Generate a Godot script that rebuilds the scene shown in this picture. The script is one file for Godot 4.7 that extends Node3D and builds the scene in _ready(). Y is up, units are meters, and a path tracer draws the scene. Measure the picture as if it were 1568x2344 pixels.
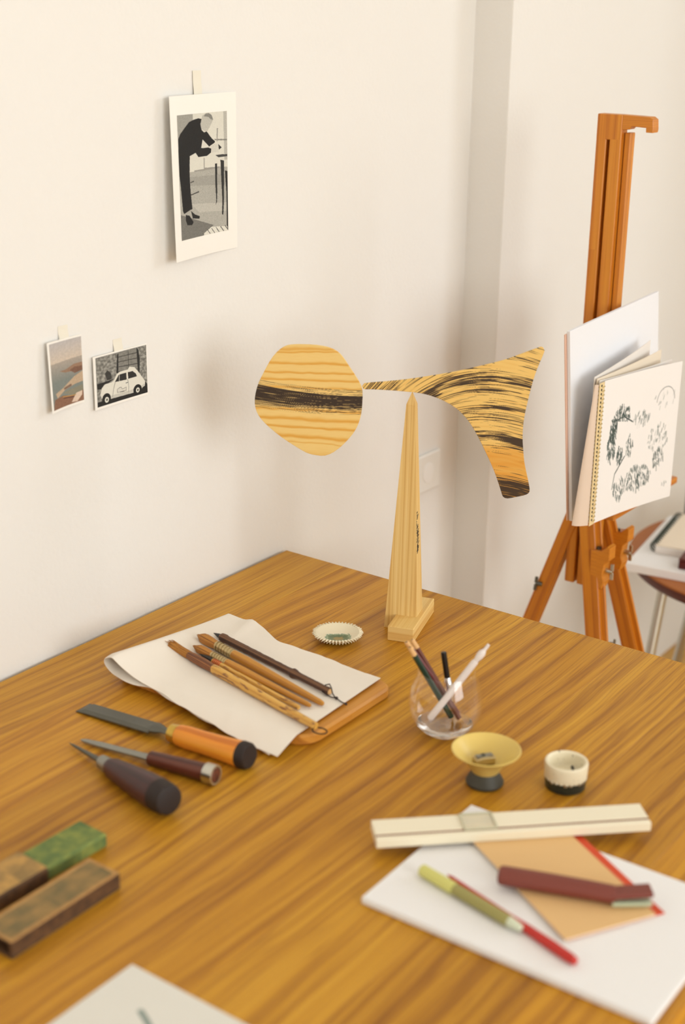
extends Node3D
# A corner of a workshop: a teak desk against a white wall, a balancing wooden sculpture, tools, and an easel behind.
# Axes: the white wall is the plane z = 0, x runs along it away from the eye, y is up, metres.

const DESK := 0.73
var M := {}
var rng := RandomNumberGenerator.new()
var taken := {}


# ------------------------------------------------------------------ mesh building
class Shape:
	var V := PackedVector3Array()
	var N := PackedVector3Array()
	var T := PackedVector2Array()

	# One closed piece: points, triangles, either its own uv or metric uv laid along the grain axis.
	func add(v: PackedVector3Array, idx: PackedInt32Array, uv := PackedVector2Array(), crease := 40.0, at := Transform3D.IDENTITY, grain := Vector3.RIGHT, shift := Vector2.ZERO, closed := true) -> void:
		var vol := 0.0
		var mid := Vector3.ZERO
		for p in v:
			mid += p
		mid /= maxf(1.0, v.size())
		var nt := idx.size() / 3
		if closed:
			for t in nt:
				vol += (v[idx[t * 3]] - mid).dot((v[idx[t * 3 + 1]] - mid).cross(v[idx[t * 3 + 2]] - mid))
		var flip := vol > 0.0
		var fn := PackedVector3Array()
		fn.resize(nt)
		var ids := {}
		var key := PackedInt32Array()
		key.resize(v.size())
		var near := []
		for i in v.size():
			var k := Vector3i((v[i] * 200000.0).round())
			if not ids.has(k):
				ids[k] = near.size()
				near.append(PackedInt32Array())
			key[i] = ids[k]
		for t in nt:
			var a := v[idx[t * 3]]
			var b := v[idx[t * 3 + 1]]
			var c := v[idx[t * 3 + 2]]
			var n := (c - a).cross(b - a)
			fn[t] = -n if flip else n
			for j in 3:
				near[key[idx[t * 3 + j]]].append(t)
		var limit := cos(deg_to_rad(crease))
		for t in nt:
			if fn[t].length() < 1e-14:
				continue
			var own := fn[t].normalized()
			for jj in 3:
				var j: int = jj if not flip else 2 - jj
				var i := idx[t * 3 + j]
				var n := Vector3.ZERO
				for o in near[key[i]]:
					var l: float = fn[o].length()
					if l > 1e-14 and fn[o].dot(own) / l >= limit:
						n += fn[o]
				V.append(at * v[i])
				N.append((at.basis * n).normalized() if n.length() > 1e-14 else (at.basis * own).normalized())
				if uv.size():
					T.append(uv[i] + shift)
				else:
					var side := grain.cross(own)
					if side.length() < 0.5:
						var a1 := Vector3(grain.y, grain.z, grain.x)
						T.append(Vector2(v[i].dot(a1) * 0.35, v[i].dot(grain.cross(a1))) + shift)
					else:
						T.append(Vector2(v[i].dot(grain), v[i].dot(side.normalized())) + shift)

	func box(mid: Vector3, size: Vector3, bevel := 0.001, at := Transform3D.IDENTITY, grain := Vector3.RIGHT, shift := Vector2.ZERO) -> void:
		var h := size / 2.0
		var b := minf(bevel, minf(h.x, minf(h.y, h.z)) * 0.9)
		var v := PackedVector3Array()
		for sx in [-1, 1]:
			for sy in [-1, 1]:
				for sz in [-1, 1]:
					v.append(mid + Vector3(sx * h.x, sy * (h.y - b), sz * (h.z - b)))
					v.append(mid + Vector3(sx * (h.x - b), sy * h.y, sz * (h.z - b)))
					v.append(mid + Vector3(sx * (h.x - b), sy * (h.y - b), sz * h.z))
		hull(v, box_faces(), mid, at, grain, shift)

	static func box_faces() -> Array:
		var f := []
		var c := func(x: int, y: int, z: int, a: int) -> int: return ((x * 2 + y) * 2 + z) * 3 + a
		for s in 2:
			f.append([c.call(s, 0, 0, 0), c.call(s, 0, 1, 0), c.call(s, 1, 1, 0), c.call(s, 1, 0, 0)])
			f.append([c.call(0, s, 0, 1), c.call(0, s, 1, 1), c.call(1, s, 1, 1), c.call(1, s, 0, 1)])
			f.append([c.call(0, 0, s, 2), c.call(0, 1, s, 2), c.call(1, 1, s, 2), c.call(1, 0, s, 2)])
		for s in 2:
			for t in 2:
				f.append([c.call(s, t, 0, 0), c.call(s, t, 1, 0), c.call(s, t, 1, 1), c.call(s, t, 0, 1)])
				f.append([c.call(s, 0, t, 0), c.call(s, 1, t, 0), c.call(s, 1, t, 2), c.call(s, 0, t, 2)])
				f.append([c.call(0, s, t, 1), c.call(1, s, t, 1), c.call(1, s, t, 2), c.call(0, s, t, 2)])
		for x in 2:
			for y in 2:
				for z in 2:
					f.append([c.call(x, y, z, 0), c.call(x, y, z, 1), c.call(x, y, z, 2)])
		return f

	# A convex piece from polygons, each turned outwards.
	func hull(v: PackedVector3Array, faces: Array, mid: Vector3, at := Transform3D.IDENTITY, grain := Vector3.RIGHT, shift := Vector2.ZERO, crease := 20.0) -> void:
		var idx := PackedInt32Array()
		for f in faces:
			for k in range(1, f.size() - 1):
				var a: int = f[0]
				var b: int = f[k]
				var c: int = f[k + 1]
				if (v[c] - v[a]).cross(v[b] - v[a]).dot(v[a] + v[b] + v[c] - mid * 3.0) < 0.0:
					idx.append_array([a, c, b])
				else:
					idx.append_array([a, b, c])
		add(v, idx, PackedVector2Array(), crease, at, grain, shift)

	# Rings of points joined into a skin. Each ring has the same number of points and is closed.
	func rings(r: Array, cap := true, crease := 40.0, at := Transform3D.IDENTITY, tone := Vector2.ZERO) -> void:
		var n: int = r[0].size()
		var v := PackedVector3Array()
		var uv := PackedVector2Array()
		var idx := PackedInt32Array()
		var along := 0.0
		for i in r.size():
			if i:
				along += (centre(r[i]) - centre(r[i - 1])).length() + 0.3 * absf(r[i][0].distance_to(centre(r[i])) - r[i - 1][0].distance_to(centre(r[i - 1])))
			var rad: float = maxf(0.002, r[i][0].distance_to(centre(r[i])))
			for j in n + 1:
				v.append(r[i][j % n])
				uv.append(Vector2(along, TAU * 0.01 * j / n) if rad > 0.0 else Vector2(along, 0))
		for i in r.size() - 1:
			for j in n:
				var a := i * (n + 1) + j
				idx.append_array([a, a + 1, a + n + 2, a, a + n + 2, a + n + 1])
		if cap:
			for e in [0, r.size() - 1]:
				var m := v.size()
				v.append(centre(r[e]))
				uv.append(Vector2(along if e else 0.0, 0.03))
				for j in n:
					var a: int = e * (n + 1) + j
					if e == 0:
						idx.append_array([m, a + 1, a])
					else:
						idx.append_array([m, a, a + 1])
		add(v, idx, uv, crease, at, Vector3.RIGHT, tone)

	static func centre(r: PackedVector3Array) -> Vector3:
		var c := Vector3.ZERO
		for p in r:
			c += p
		return c / r.size()

	# Turned about the x axis: pairs of (x, radius).
	func turned(prof: Array, n := 24, sy := 1.0, sz := 1.0, at := Transform3D.IDENTITY, crease := 40.0, tone := Vector2.ZERO) -> void:
		var r := []
		for p in prof:
			var ring := PackedVector3Array()
			for j in n:
				var a := TAU * j / n
				ring.append(Vector3(p[0], cos(a) * p[1] * sy, sin(a) * p[1] * sz))
			r.append(ring)
		rings(r, true, crease, at, tone)

	# Turned about the y axis: pairs of (radius, y).
	func lathe(prof: Array, n := 48, at := Transform3D.IDENTITY, crease := 40.0) -> void:
		var r := []
		for p in prof:
			var ring := PackedVector3Array()
			for j in n:
				var a := TAU * j / n
				ring.append(Vector3(cos(a) * maxf(p[0], 1e-5), p[1], sin(a) * maxf(p[0], 1e-5)))
			r.append(ring)
		rings(r, true, crease, at)

	# A tube along a path, round or oval.
	func tube(path: Array, radii: Array, n := 10, at := Transform3D.IDENTITY, crease := 60.0) -> void:
		var r := []
		var up := Vector3.UP
		for i in path.size():
			var d: Vector3 = (path[mini(i + 1, path.size() - 1)] - path[maxi(i - 1, 0)]).normalized()
			if absf(up.dot(d)) > 0.95:
				up = Vector3.RIGHT if absf(d.x) < 0.8 else Vector3.BACK
			var s := d.cross(up).normalized()
			up = s.cross(d).normalized()
			var rad = radii[mini(i, radii.size() - 1)]
			var ry: float = rad.y if rad is Vector2 else rad
			var rx: float = rad.x if rad is Vector2 else rad
			var ring := PackedVector3Array()
			for j in n:
				var a := TAU * j / n
				ring.append(path[i] + s * cos(a) * rx + up * sin(a) * ry)
			r.append(ring)
		rings(r, true, crease, at)

	# A flat outline (x, y) given thickness along z, with a small round on the edges. UV: outline mapped by a rectangle.
	func plate(poly: PackedVector2Array, thick: float, edge := 0.0008, at := Transform3D.IDENTITY, window := Rect2(0, 0, 1, 1), crease := 30.0) -> void:
		var tri := Geometry2D.triangulate_polygon(poly)
		var n := poly.size()
		var inner := PackedVector2Array()
		var sign := -1.0 if Geometry2D.is_polygon_clockwise(poly) else 1.0
		for i in n:
			var a := (poly[i] - poly[(i + n - 1) % n]).normalized()
			var b := (poly[(i + 1) % n] - poly[i]).normalized()
			var m := (Vector2(-a.y, a.x) + Vector2(-b.y, b.x)).normalized() * sign
			inner.append(poly[i] + m * edge)
		var v := PackedVector3Array()
		var uv := PackedVector2Array()
		for lay in [[inner, thick / 2], [poly, thick / 2 - edge], [poly, -thick / 2 + edge], [inner, -thick / 2]]:
			for p in lay[0]:
				v.append(Vector3(p.x, p.y, lay[1]))
				uv.append(Vector2((p.x - window.position.x) / window.size.x, (p.y - window.position.y) / window.size.y))
		var idx := PackedInt32Array()
		for t in range(0, tri.size(), 3):
			var o := [tri[t], tri[t + 1], tri[t + 2]]
			var up := (v[o[2]] - v[o[0]]).cross(v[o[1]] - v[o[0]]).z
			if up < 0.0:
				o = [o[0], o[2], o[1]]
			idx.append_array(o)
			idx.append_array([o[0] + 3 * n, o[2] + 3 * n, o[1] + 3 * n])
		for l in 3:
			for i in n:
				var a := l * n + i
				var b := l * n + (i + 1) % n
				var q := [a, b, b + n, a + n]
				var out := Vector3(poly[(i + 1) % n].y - poly[i].y, -(poly[(i + 1) % n].x - poly[i].x), 0) * sign
				if (v[q[2]] - v[q[0]]).cross(v[q[1]] - v[q[0]]).dot(out) < 0.0:
					q = [q[0], q[3], q[2], q[1]]
				idx.append_array([q[0], q[1], q[2], q[0], q[2], q[3]])
		add(v, idx, uv, crease, at, Vector3.RIGHT, Vector2.ZERO, false)

	# A sheet: fn(s, t) gives points, s and t from 0 to 1; thickness along its own normal.
	func sheet(fn: Callable, ns: int, nt: int, thick: float, at := Transform3D.IDENTITY) -> void:
		var top := PackedVector3Array()
		for i in nt + 1:
			for j in ns + 1:
				top.append(fn.call(float(j) / ns, float(i) / nt))
		var w := ns + 1
		var v := PackedVector3Array(top)
		var uv := PackedVector2Array()
		for lay in 2:
			for i in nt + 1:
				for j in w:
					uv.append(Vector2(float(j) / ns, float(i) / nt))
		for i in nt + 1:
			for j in w:
				var a := top[i * w + mini(j + 1, ns)] - top[i * w + maxi(j - 1, 0)]
				var b := top[mini(i + 1, nt) * w + j] - top[maxi(i - 1, 0) * w + j]
				v.append(top[i * w + j] - b.cross(a).normalized() * thick)
		var idx := PackedInt32Array()
		var m := top.size()
		for i in nt:
			for j in ns:
				var a := i * w + j
				idx.append_array([a, a + 1, a + w + 1, a, a + w + 1, a + w])
				idx.append_array([m + a, m + a + w + 1, m + a + 1, m + a, m + a + w, m + a + w + 1])
		for j in ns:
			idx.append_array([j, m + j, m + j + 1, j, m + j + 1, j + 1])
			var a := nt * w + j
			idx.append_array([a, a + 1, m + a + 1, a, m + a + 1, m + a])
		for i in nt:
			var a := i * w
			idx.append_array([a, a + w, m + a + w, a, m + a + w, m + a])
			a = i * w + ns
			idx.append_array([a, m + a, m + a + w, a, m + a + w, a + w])
		add(v, idx, uv, 50.0, at)

	func mesh() -> ArrayMesh:
		var a := []
		a.resize(Mesh.ARRAY_MAX)
		a[Mesh.ARRAY_VERTEX] = V
		a[Mesh.ARRAY_NORMAL] = N
		a[Mesh.ARRAY_TEX_UV] = T
		var m := ArrayMesh.new()
		m.add_surface_from_arrays(Mesh.PRIMITIVE_TRIANGLES, a)
		return m


func numbered(called: String) -> String:
	taken[called] = taken.get(called, -1) + 1
	return called if taken[called] == 0 else "%s_%03d" % [called, taken[called]]


func thing(called: String, label: String, category: String, at := Vector3.ZERO, turn := 0.0, group := "") -> Node3D:
	var o := Node3D.new()
	o.name = numbered(called)
	add_child(o)
	o.position = at
	o.rotation.y = turn
	o.set_meta("label", label)
	o.set_meta("category", category)
	if group:
		o.set_meta("group", group)
	return o


# A long thing that lies from a to b: its own x axis runs from a to b.
func lying(called: String, label: String, category: String, a: Vector3, b: Vector3, group := "") -> Node3D:
	var o := thing(called, label, category, a, 0.0, group)
	var x := (b - a).normalized()
	var z := x.cross(Vector3.UP).normalized()
	o.basis = Basis(x, z.cross(x), z)
	return o


func part(called: String, s: Shape, m: Material, parent: Node3D, label := "") -> MeshInstance3D:
	var o := MeshInstance3D.new()
	o.mesh = s.mesh()
	o.material_override = m
	o.name = called
	if label:
		o.set_meta("label", label)
	parent.add_child(o, true)
	return o


func structure(called: String, s: Shape, m: Material) -> MeshInstance3D:
	var o := part(called, s, m, self)
	o.set_meta("kind", "structure")
	return o


# ------------------------------------------------------------------ materials
func flat(called: String, c: Color, rough := 0.6, metal := 0.0) -> StandardMaterial3D:
	var m := StandardMaterial3D.new()
	m.resource_name = called
	m.albedo_color = c
	m.roughness = rough
	m.metallic = metal
	M[called] = m
	return m


func printed(called: String, im: Image, rough := 0.7, size := Vector2.ONE) -> StandardMaterial3D:
	var m := flat(called, Color.WHITE, rough)
	m.albedo_texture = ImageTexture.create_from_image(im)
	m.uv1_scale = Vector3(1.0 / size.x, 1.0 / size.y, 1)
	return m


func noise(seed_: int, freq := 1.0, oct := 3) -> FastNoiseLite:
	var n := FastNoiseLite.new()
	n.seed = seed_
	n.noise_type = FastNoiseLite.TYPE_SIMPLEX_SMOOTH
	n.frequency = freq
	n.fractal_type = FastNoiseLite.FRACTAL_FBM if oct > 1 else FastNoiseLite.FRACTAL_NONE
	n.fractal_octaves = oct
	return n


# Wood with its grain along u. size in metres, lines = growth lines per metre across.
func wood(seed_: int, w: int, h: int, size: Vector2, light: Color, mid: Color, dark: Color, lines: float, contrast: float, pores: float) -> Image:
	var warp := noise(seed_, 1.0, 2)
	var streak := noise(seed_ + 1, 1.0, 3)
	var fine := noise(seed_ + 2, 1.0, 1)
	var data := PackedByteArray()
	data.resize(w * h * 3)
	var k := 0
	for y in h:
		var v := size.y * y / h
		for x in w:
			var u := size.x * x / w
			var s := v + size.y * 0.0125 * warp.get_noise_2d(u * 1.1, v * 3.5) + size.y * 0.0018 * warp.get_noise_2d(u * 6.0 + 40.0, v * 12.0)
			var b := streak.get_noise_2d(u * 1.1, s * lines)
			var f := fine.get_noise_2d(u * 9.0, s * lines * 9.0)
			var t := clampf(0.5 + contrast * (b * 1.15 + 0.25 * f), 0.0, 1.0)
			var c := dark.lerp(mid, minf(1.0, t * 2.0)).lerp(light, maxf(0.0, t * 2.0 - 1.0))
			var ridge := 1.0 - absf(fine.get_noise_2d(u * 2.2 + 9.0, s * lines * 2.6)) * 3.4
			if ridge > 0.0:
				c = c.lerp(dark, pores * ridge * ridge)
			data[k] = int(c.r * 255.0)
			data[k + 1] = int(c.g * 255.0)
			data[k + 2] = int(c.b * 255.0)
			k += 3
	return Image.create_from_data(w, h, false, Image.FORMAT_RGB8, data)


# Mottled colour, grain in both directions.
func mottled(seed_: int, n: int, a: Color, b: Color, freq: float, oct := 4, stretch := 1.0) -> Image:
	var f := noise(seed_, freq, oct)
	var im := Image.create_empty(n, n, false, Image.FORMAT_RGB8)
	for y in n:
		for x in n:
			im.set_pixel(x, y, a.lerp(b, clampf(0.5 + 0.9 * f.get_noise_2d(float(x) / stretch, y), 0.0, 1.0)))
	return im


# Fills a polygon given in thousandths of the picture's width and height.
func fill(im: Image, pts: Array, c: Color, soft := 0.0, grain := 0.0) -> void:
	var w := im.get_width()
	var h := im.get_height()
	var p := PackedVector2Array()
	for i in range(0, pts.size(), 2):
		p.append(Vector2(pts[i] * w / 1000.0, pts[i + 1] * h / 1000.0))
	var lo := h
	var hi := 0
	for q in p:
		lo = mini(lo, int(q.y))
		hi = maxi(hi, int(q.y) + 1)
	for y in range(maxi(0, lo), mini(h, hi + 1)):
		var xs := []
		for i in p.size():
			var a := p[i]
			var b := p[(i + 1) % p.size()]
			if (a.y <= y + 0.5) != (b.y <= y + 0.5):
				xs.append(a.x + (y + 0.5 - a.y) / (b.y - a.y) * (b.x - a.x))
		xs.sort()
		for k in range(0, xs.size() - 1, 2):
			for x in range(maxi(0, int(round(xs[k]))), mini(w, int(round(xs[k + 1])))):
				var o := im.get_pixel(x, y)
				var g := rng.randf_range(-grain, grain)
				var d := Color(c.r + g, c.g + g, c.b + g)
				im.set_pixel(x, y, o.lerp(d, 1.0 - soft))


# A drawn line in thousandths.
func stroke(im: Image, a: Vector2, b: Vector2, wide: float, c: Color, alpha := 1.0) -> void:
	var w := im.get_width()
	var h := im.get_height()
	var p := Vector2(a.x * w, a.y * h) / 1000.0
	var q := Vector2(b.x * w, b.y * h) / 1000.0
	var n := int(p.distance_to(q) * 2.0) + 2
	for i in n:
		var m := p.lerp(q, float(i) / (n - 1))
		for dy in range(-int(wide) - 1, int(wide) + 2):
			for dx in range(-int(wide) - 1, int(wide) + 2):
				var x := int(m.x) + dx
				var y := int(m.y) + dy
				if x >= 0 and y >= 0 and x < w and y < h and Vector2(dx, dy).length() <= wide * 0.5 + 0.3:
					im.set_pixel(x, y, im.get_pixel(x, y).lerp(c, alpha))


func grey(v: float) -> Color:
	return Color(v, v * 0.985, v * 0.93)


func grainy(im: Image, amount: float) -> void:
	for y in im.get_height():
		for x in im.get_width():
			var c := im.get_pixel(x, y)
			var g := rng.randf_range(-amount, amount)
			im.set_pixel(x, y, Color(c.r + g, c.g + g, c.b + g))


func make_materials() -> void:
	# the desk: teak, long streaks with fine dark lines
	var teak := wood(11, 1400, 2048, Vector2(2.2, 1.05), Color8(220, 165, 52), Color8(200, 142, 36), Color8(142, 88, 24), 60.0, 0.42, 0.5)
	var d := printed("teak", teak, 0.42, Vector2(2.2, 1.05))
	d.metallic_specular = 0.4
	M.teak_tones = []
	for k in 4:
		var t: StandardMaterial3D = d.duplicate()
		t.resource_name = "teak_tone_%d" % k
		t.albedo_color = [Color(1, 1, 1), Color(0.94, 0.92, 0.9), Color(1.0, 0.98, 0.95), Color(0.97, 0.95, 0.93)][k]
		M.teak_tones.append(t)
	var pine := wood(31, 512, 512, Vector2(0.5, 0.12), Color8(238, 206, 138), Color8(230, 192, 118), Color8(205, 150, 74), 90.0, 0.55, 0.15)
	printed("pine", pine, 0.55, Vector2(0.5, 0.12))
	var ash := wood(35, 512, 512, Vector2(0.5, 0.08), Color8(240, 210, 145), Color8(233, 196, 124), Color8(212, 164, 90), 160.0, 0.6, 0.25)
	printed("ash", ash, 0.55, Vector2(0.5, 0.08))
	var beech := wood(41, 512, 512, Vector2(0.6, 0.12), Color8(226, 152, 48), Color8(212, 132, 34), Color8(180, 100, 24), 60.0, 0.5, 0.12)
	var e := printed("varnished_beech", beech, 0.38, Vector2(0.6, 0.12))
	e.metallic_specular = 0.5
	var board := wood(43, 512, 512, Vector2(0.4, 0.15), Color8(216, 154, 64), Color8(200, 132, 46), Color8(160, 96, 34), 50.0, 0.5, 0.25)
	printed("board_wood", board, 0.45, Vector2(0.4, 0.15))
	var box := wood(47, 512, 512, Vector2(0.3, 0.1), Color8(250, 170, 60), Color8(238, 146, 38), Color8(200, 108, 24), 70.0, 0.6, 0.1)
	printed("boxwood", box, 0.4, Vector2(0.3, 0.1))
	var rose := wood(53, 512, 512, Vector2(0.3, 0.1), Color8(122, 66, 44), Color8(98, 48, 34), Color8(58, 26, 22), 80.0, 0.7, 0.3)
	printed("rosewood", rose, 0.4, Vector2(0.3, 0.1))
	var dark_rose := wood(59, 512, 512, Vector2(0.3, 0.1), Color8(88, 46, 40), Color8(70, 34, 32), Color8(44, 22, 22), 80.0, 0.7, 0.3)
	printed("dark_rosewood", dark_rose, 0.42, Vector2(0.3, 0.1))
	var brush := wood(61, 512, 256, Vector2(0.3, 0.06), Color8(218, 160, 64), Color8(198, 136, 46), Color8(164, 102, 32), 90.0, 0.5, 0.2)
	printed("brush_wood", brush, 0.4, Vector2(0.3, 0.06))
	var twig := wood(67, 512, 256, Vector2(0.3, 0.06), Color8(142, 100, 62), Color8(94, 62, 44), Color8(50, 30, 24), 120.0, 0.9, 0.4)
	printed("twig_bark", twig, 0.6, Vector2(0.3, 0.06))
	var worn := mottled(71, 256, Color8(204, 156, 82), Color8(140, 112, 64), 0.012, 4)
	printed("worn_wood", worn, 0.65, Vector2(0.12, 0.12))
	var patina := mottled(72, 256, Color8(160, 126, 72), Color8(116, 100, 62), 0.012, 4)
	printed("grey_patina", patina, 0.7, Vector2(0.12, 0.12))
	printed("stained_wood", mottled(76, 256, Color8(104, 70, 38), Color8(70, 46, 26), 0.03, 4), 0.7, Vector2(0.12, 0.12))
	var edge_wear := mottled(75, 256, Color8(196, 148, 82), Color8(166, 122, 66), 0.03, 4)
	printed("rubbed_wood", edge_wear, 0.6, Vector2(0.12, 0.12))
	var green := mottled(73, 256, Color8(136, 144, 68), Color8(88, 110, 60), 0.012, 4)
	printed("green_stone", green, 0.75, Vector2(0.08, 0.08))
	var bam := bamboo()
	printed("bamboo", bam, 0.4, Vector2(0.3, 0.063))
	var hair := wood(77, 256, 256, Vector2(0.06, 0.06), Color8(212, 152, 60), Color8(184, 118, 38), Color8(124, 74, 28), 500.0, 0.8, 0.4)
	printed("bristle", hair, 0.6, Vector2(0.06, 0.06))
	var coarse := wood(79, 256, 256, Vector2(0.06, 0.06), Color8(196, 132, 70), Color8(140, 86, 50), Color8(84, 50, 40), 400.0, 1.0, 0.5)
	printed("coarse_bristle", coarse, 0.7, Vector2(0.06, 0.06))
	# walls: white plaster with a faint roughness
	var plaster := flat("plaster", Color8(238, 235, 230), 0.9)
	var bump := NoiseTexture2D.new()
	bump.width = 512
	bump.height = 512
	bump.seamless = true
	bump.noise = noise(5, 0.05, 4)
	plaster.heightmap_enabled = true
	plaster.heightmap_texture = bump
	plaster.heightmap_scale = 0.03
	plaster.uv1_scale = Vector3(4, 4, 1)
	flat("ceiling_paint", Color8(244, 242, 238), 0.9)
	var floor_wood := wood(83, 512, 512, Vector2(1.6, 0.5), Color8(226, 182, 106), Color8(212, 164, 86), Color8(176, 126, 60), 30.0, 0.6, 0.2)
	printed("floor_oak", floor_wood, 0.5, Vector2(1.6, 0.5))
	flat("window_paint", Color8(240, 238, 232), 0.5)
	var pane := flat("pane", Color(1, 1, 1, 0.04), 0.0)
	pane.transparency = BaseMaterial3D.TRANSPARENCY_ALPHA
	# papers and cloth
	flat("white_paper", Color8(242, 239, 237), 0.8)
	flat("photo_paper", Color8(248, 244, 236), 0.45)
	flat("sketch_paper", Color8(240, 232, 224), 0.85)
	flat("pad_paper", Color8(240, 240, 244), 0.8)
	flat("pink_card", Color8(232, 190, 168), 0.8)
	flat("cream_pages", Color8(238, 222, 200), 0.85)
	flat("turned_paper", Color8(240, 220, 202), 0.85)
	flat("gutter_card", Color8(232, 208, 158), 0.7)
	flat("tan_cover", Color8(228, 186, 128), 0.75)
	flat("red_cover", Color8(214, 74, 34), 0.6)
	var tape := flat("masking_tape", Color8(240, 234, 218), 0.7)
	tape.backlight_enabled = true
	tape.backlight = Color(0.3, 0.28, 0.24)
	var linen := flat("linen", Color8(246, 236, 222), 0.95)
	linen.rim_enabled = true
	linen.rim = 0.3
	var weave := NoiseTexture2D.new()
	weave.width = 256
	weave.height = 256
	weave.seamless = true
	weave.noise = noise(9, 0.12, 2)
	linen.heightmap_enabled = true
	linen.heightmap_texture = weave
	linen.heightmap_scale = 0.02
	linen.uv1_scale = Vector3(12, 12, 1)
	# metals, ceramics, leather, lacquer
	flat("steel", Color8(150, 150, 142), 0.38, 0.9)
	flat("dark_steel", Color8(104, 104, 96), 0.42, 0.85)
	flat("bright_steel", Color8(200, 198, 188), 0.3, 1.0)
	flat("chrome", Color8(226, 226, 230), 0.08, 1.0)
	flat("brass", Color8(206, 172, 84), 0.3, 1.0)
	flat("wire", Color8(196, 176, 130), 0.35, 0.8)
	flat("thin_wire", Color8(150, 128, 84), 0.4, 0.8)
	flat("black_leather", Color8(38, 26, 22), 0.65)
	flat("black_lacquer", Color8(24, 20, 20), 0.25)
	flat("ink_hair", Color8(28, 22, 22), 0.4)
	flat("thong", Color8(44, 30, 24), 0.7)
	flat("red_thread", Color8(196, 60, 36), 0.6)
	flat("maroon_leather", Color8(124, 58, 46), 0.5)
	flat("pale_blade", Color8(196, 206, 176), 0.35, 0.3)
	flat("yellow_glaze", Color8(226, 196, 108), 0.35)
	flat("charcoal_clay", Color8(64, 62, 52), 0.55)
	flat("dark_glaze", Color8(40, 48, 42), 0.3)
	flat("red_lacquer", Color8(196, 36, 22), 0.25)
	flat("dark_red_lacquer", Color8(104, 34, 30), 0.3)
	flat("green_lacquer", Color8(22, 52, 38), 0.3)
	flat("bare_cedar", Color8(226, 178, 118), 0.6)
	flat("white_plastic", Color8(240, 230, 226), 0.3)
	flat("boxwood_scale", Color8(244, 234, 208), 0.5)
	flat("groove_brown", Color8(132, 76, 36), 0.6)
	flat("marker_cap", Color8(214, 210, 120), 0.4)
	flat("marker_body", Color8(158, 150, 86), 0.45)
	flat("marker_tip", Color8(216, 222, 196), 0.5)
	flat("stool_wood", Color8(172, 100, 40), 0.55)
	flat("stool_edge", Color8(92, 36, 24), 0.45)
	flat("dark_oxblood", Color8(84, 26, 22), 0.4)
	flat("brown_glass", Color8(40, 22, 18), 0.2)
	flat("coil", Color8(206, 184, 132), 0.45, 0.35)
	flat("dark_coil", Color8(70, 80, 70), 0.4, 0.6)
	flat("hole", Color8(36, 34, 30), 0.8)
	var lens := flat("clear_cursor", Color(0.95, 0.96, 0.92, 0.08), 0.05)
	lens.transparency = BaseMaterial3D.TRANSPARENCY_ALPHA
	flat("cursor_rim", Color8(204, 200, 172), 0.4)
	var glass := flat("tumbler_glass", Color(1, 1, 1, 0.0), 0.0)
	glass.transparency = BaseMaterial3D.TRANSPARENCY_ALPHA
	glass.metallic_specular = 0.42
	var thick := flat("thick_glass", Color(1, 1, 1, 0.0), 0.0)
	thick.transparency = BaseMaterial3D.TRANSPARENCY_ALPHA
	thick.refraction_enabled = true
	thick.refraction_scale = 0.05
	var speck := Image.create_empty(256, 128, false, Image.FORMAT_RGB8)
	speck.fill(Color8(238, 226, 196))
	for k in 60:
		var p := Vector2(rng.randf() * 1000.0, rng.randf() * 1000.0)
		stroke(speck, p, p + Vector2(rng.randf_range(-8, 8), rng.randf_range(-8, 8)), rng.randf_range(0.6, 2.0), Color8(120, 104, 80), 0.6)
	printed("speckled_glaze", speck, 0.35, Vector2(0.3, 0.063))
	var disc := disc_picture()
	printed("disc_face", disc, 0.55)
	var wing := wing_picture()
	printed("wing_face", wing, 0.55)
	printed("print_worker", worker_picture(), 0.75)
	printed("print_car", car_picture(), 0.75)
	printed("print_coast", coast_picture(), 0.75)
	printed("drawn_page", sketch_picture(), 0.85)
	var sh := Image.create_empty(256, 256, false, Image.FORMAT_RGB8)
	sh.fill(Color8(228, 224, 214))
	var last := Vector2(855, 245)
	for q in [Vector2(838, 300), Vector2(815, 360), Vector2(800, 420), Vector2(760, 520), Vector2(640, 640)]:
		stroke(sh, last, q, 5.0, Color8(138, 150, 142), 0.5)
		last = q
	printed("drawn_sheet", sh, 0.85)
	printed("glazed_dish", dish_picture(), 0.3)


func bamboo() -> Image:
	var im := wood(63, 512, 256, Vector2(0.3, 0.063), Color8(236, 192, 104), Color8(222, 170, 78), Color8(190, 130, 54), 120.0, 0.6, 0.2)
	var f := noise(64, 0.02, 3)
	for y in 256:
		for x in 512:
			var t := clampf((f.get_noise_2d(x * 0.7, y * 1.2) - 0.22) * 4.0, 0.0, 0.75)
			if t > 0.0:
				im.set_pixel(x, y, im.get_pixel(x, y).lerp(Color8(118, 68, 42), t))
	return im


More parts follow.
